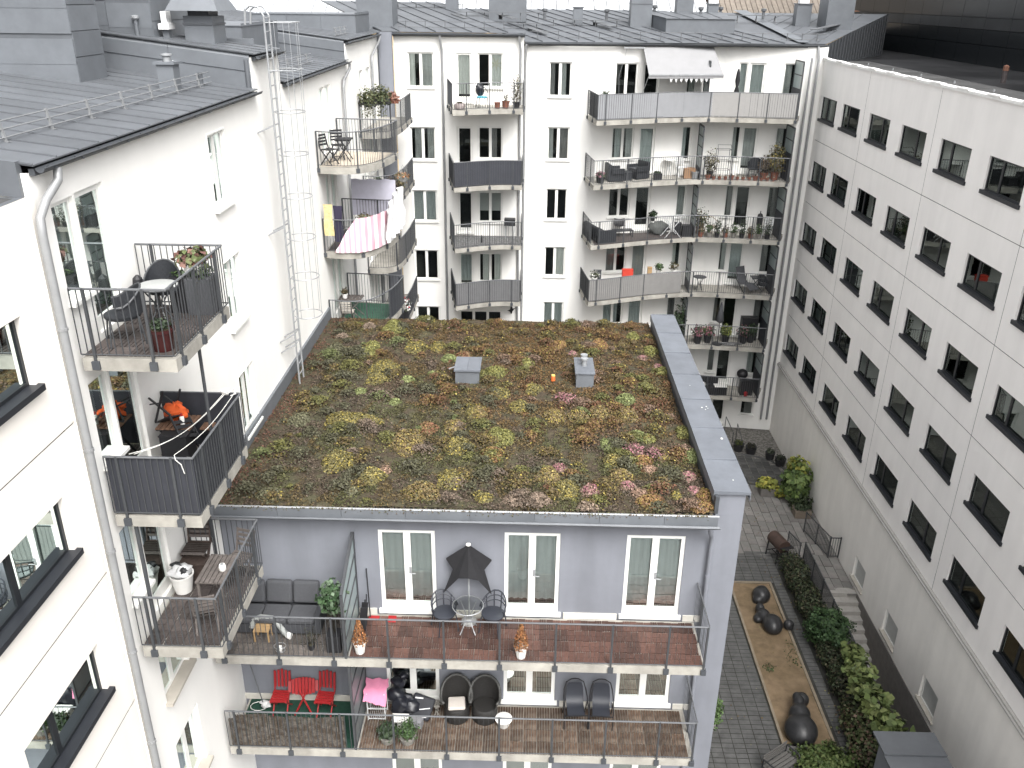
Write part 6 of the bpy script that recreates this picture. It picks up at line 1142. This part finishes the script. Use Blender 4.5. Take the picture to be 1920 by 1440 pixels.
t = tub_chair('round-backed dark cane chair beside the brown shrub', (10.2, 40.45, f), -20, WICK, WICK, seatw=.6)
f = RF[2]
t = thing('outdoor_sofa', 'dark wicker corner sofa at the end of the third wavy balcony', 'sofa', (3.15, 39.2, f), R(20)); MB().box(-.35, .35, -.7, .8, .05, .36).ob('base', WICK, t); MB().box(-.42, -.3, -.7, .8, .361, .72).ob('backrest', WICK, t); MB().box(-.35, .5, -.78, -.66, .05, .6).ob('arm', WICK, t)
slat_table('low dark slatted table beside the corner sofa', (4.3, 39.8, f), 12, .95, .4, .34, STEEL, STEEL, 9, legs='4')
t = thing('shell_chair', 'black moulded shell seat seen above the low table', 'chair', (4.15, 40.0, f)); MB().sheet([[(-.25 + .1 * i, y, z + .02 * abs(i - 2.5)) for i in range(6)] for (y, z) in ((-.25, .48), (0, .44), (.18, .5), (.26, .72))]).ob('shell', BLACK, t, smooth=True); MB().tube([(0, 0, .45), (0, 0, .03)], .02, 6).lathe([(.2, 0), (.02, .03)], n=10).ob('foot', STEEL, t)
t = thing('drying_rack', 'white folding clothes rack on the third wavy balcony', 'drying rack', (6.55, 39.9, f), R(12))
for y in (-.25, .25): MB().bar((-.4, y, 0), (.4, y, .95), .03).ob('leg', ALU, t); MB().bar((.4, y, 0), (-.4, y, .95), .03).ob('leg', ALU, t)
mb = MB()
for i in range(11): mb.bar((-.65 + i * .13, -.27, .96), (-.65 + i * .13, .27, .96), .012)
mb.bar((-.7, -.27, .96), (.7, -.27, .96), .02).bar((-.7, .27, .96), (.7, .27, .96), .02).ob('rack', ALU, t)
heap('moped_cover', 'grey covered bicycle or barbecue behind the clothes rack', 'cover', (6.0, 40.35, f), .42, mat('grey_cover', (.09, .095, .09), .8, var=.3), (1.1, .6, .75), .25, parts=[(.35, 0, .3, .2, BLACK)]); pot('dark potted plant above the grey cover', (5.75, 40.5, f + .6), .1, .15, BLACK, DARKG, .35, .2, 160, .045); crate('black box nearest the third privacy screen', (7.3, 40.1, f), .42, .36, .5, BLACK, 'box', 'storage_box'); crate('smaller black box beside the third privacy screen box', (6.92, 40.35, f), .3, .3, .55, BLACK, 'box', 'storage_box')
t = tub_chair('curved cane chair among the plants on the third wavy balcony', (8.5, 40.3, f), 25, mat('pale_cane', (.3, .26, .2), .7), mat('pale_cane', (.3, .26, .2), .7), seatw=.55, solid=False)
for i in range(9):
    x = 7.95 + i * .38; pot('%s potted plant from the privacy screen along the third balcony edge' % ('first', 'second', 'third', 'fourth', 'fifth', 'sixth', 'seventh', 'eighth', 'ninth', 'tenth', 'eleventh', 'twelfth')[i], (x, float(np.interp(x, [7.7, 9.6, 11.45], [40.0, 39.92, 39.7])), f), .13, .24, [TERRA, SHELL, BLACK][i % 3], [DRY, DARKG, GREENS][(i * 2) % 3], .3 + .15 * (i % 3), .2, 170, .035, group='pots along the third balcony edge')
pot('sprawling shrub by the third privacy screen', (8.0, 40.55, f), .18, .35, TERRA, DRY + DARKG, .8, .4, 420, .045); t = thing('lantern', 'black domed lantern standing behind the potted plants', 'lantern', (10.75, 40.5, f)); MB().lathe([(.14, .5), (.15, .85), (.1, 1.0), (.02, 1.05), (.02, 1.15)], n=10).ob('dome', BLACK, t); MB().bar((0, 0, 0), (0, 0, .5), .06).ob('stand', BLACK, t)
folding_chair('white folding chair at the right end of the third balcony', (11.05, 40.15, f), -30, ALU, ALU)
f = RF[3]
round_table('small dark round bistro table on the fourth wavy balcony', (8.15, 40.1, f), .3, .72, STEEL, STEEL); t = thing('reclining_chair', 'padded charcoal recliner on the fourth wavy balcony', 'recliner', (10.35, 40.3, f), R(-150)); g = [[(-.27 + .108 * i, y, z) for i in range(6)] for (y, z) in ((.75, .25), (.35, .42), (-.1, .36), (-.3, .7), (-.42, 1.1))]; MB().sheet(g).ob('pad', GCUSH, t, smooth=True); MB().bar((-.27, .3, 0), (-.27, -.3, .55), .03).bar((.27, .3, 0), (.27, -.3, .55), .03).ob('frame', BLACK, t)
t = slat_table('dark table next to the charcoal recliner', (10.95, 40.35, f), 0, .6, .5, .68, STEEL, STEEL, 6); tub_chair('dark chair at the right end of the fourth balcony', (11.15, 39.95, f), 20, WICK, STEEL)
crate('red box lid showing over the grey cloth of the fourth balcony', (4.6, 39.4, f + .75), .5, .3, .45, mat('red_box', (.5, .05, .03), .6), 'box', 'red_box'); crate('dark panel leaning above the fourth balcony corner', (3.15, 38.9, f + .7), .35, .12, .6, STEEL, 'panel', 'dark_panel'); crate('small wooden stool top showing over the grey cloth', (5.7, 39.9, f + .8), .2, .2, .38, PINE, 'stool', 'wooden_stool')
for i, (x, y, lb) in enumerate(((6.15, 40.0, 'leafy green pot in the middle of the cloth-screened balcony'), (6.9, 40.2, 'pale flowering pot by the fourth privacy screen'), (3.0, 38.6, 'white flowering pot in the corner of the fourth balcony'))): pot(lb, (x, y, f + .75), .13, .3, WPOT, [GREENS, DRY + [(.4, .4, .38)], [(.45, .45, .42), (.06, .07, .04)]][i], .3, .24, 160, .045)
f = RF[4]
t = thing('closed_parasol', 'closed charcoal parasol in the middle of the fifth balcony', 'parasol', (9.3, 39.95, f)); MB().tube([(0, 0, 0), (0, 0, 2.15)], .02, 6).ob('pole', STEEL, t); MB().lathe([(.02, 2.2), (.06, 2.05), (.12, 1.7), (.2, 1.25), (.1, 1.15)], n=10).ob('canopy', GCUSH, t, smooth=True); MB().lathe([(.24, 0), (.24, .07)], n=12).ob('base', BLACK, t)
for i, (x, y, col, lb) in enumerate(((8.35, 40.1, [(.3, .12, .15), (.05, .07, .035)], 'pot of pink flowers by the fifth privacy screen'), (8.85, 40.2, [(.07, .13, .04), (.3, .13, .15)], 'bright green pot with pink blooms on the fifth balcony'), (9.75, 40.3, [(.16, .18, .04), (.10, .13, .04)], 'yellow-green potted plant behind the closed parasol'), (10.6, 40.2, DARKG + [(.3, .15, .17)], 'large dark potted bush with pink blooms, fifth balcony'), (11.0, 40.35, DARKG, 'dark pot at the right end of the fifth balcony'))): pot(lb, (x, y, f), .2, .4, BLACK, col, .5, .32, 320, .05)
crate('big black covered barbecue on the fifth balcony', (10.95, 40.75, f), .8, .4, 1.15, BLACK, 'barbecue', 'covered_barbecue'); pot('dark climbing plant on the fifth balcony screen', (7.35, 40.1, f), .18, .5, BLACK, DARKG, 1.5, .35, 420, .06)
heap('outdoor_rug', 'grey patterned blanket heaped on the fifth balcony floor', 'blanket', (9.9, 39.95, f), .4, mat('patterned_rug', (.14, .14, .14), .9, var=.7, scale=8), (1.6, .4, .15), .25)
f = RF[5]
t = thing('outdoor_sofa', 'black rattan sofa with white cushion on the lowest balcony', 'sofa', (8.9, 40.1, f), R(-10)); MB().box(-.6, .7, -.3, .3, .03, .42).ob('base', BLACK, t); MB().box(-.6, .7, .2, .34, .421, .8).ob('backrest', BLACK, t); MB().ball((-.1, 0, .48), .22, .2, .08, 12, 8, .2).ob('cushion', WCLOTH, t, smooth=True)
crate('white table top with cloth on the lowest balcony', (9.7, 39.95, f), .6, .4, .45, BLACK, 'table', 'low_table', lid=WPOT); t = thing('kettle_grill', 'black kettle grill on the lowest balcony', 'grill', (10.9, 40.6, f)); MB().ball((0, 0, .85), .28, .28, .25, 16, 10).ob('bowl', BLACK, t, smooth=True)
for a in (0, 2.1, 4.2): MB().bar((.2 * math.cos(a), .2 * math.sin(a), .7), (.3 * math.cos(a), .3 * math.sin(a), 0), .02).ob('leg', GALV, t)
crate('black cabinet at the right end of the lowest balcony', (11.0, 40.0, f), .6, .4, .75, BLACK, 'cabinet', 'balcony_cabinet'); heap('red_bag', 'small red bag on the floor of the lowest balcony', 'bag', (10.95, 39.72, f), .11, REDP, (.8, .8, 1.2))
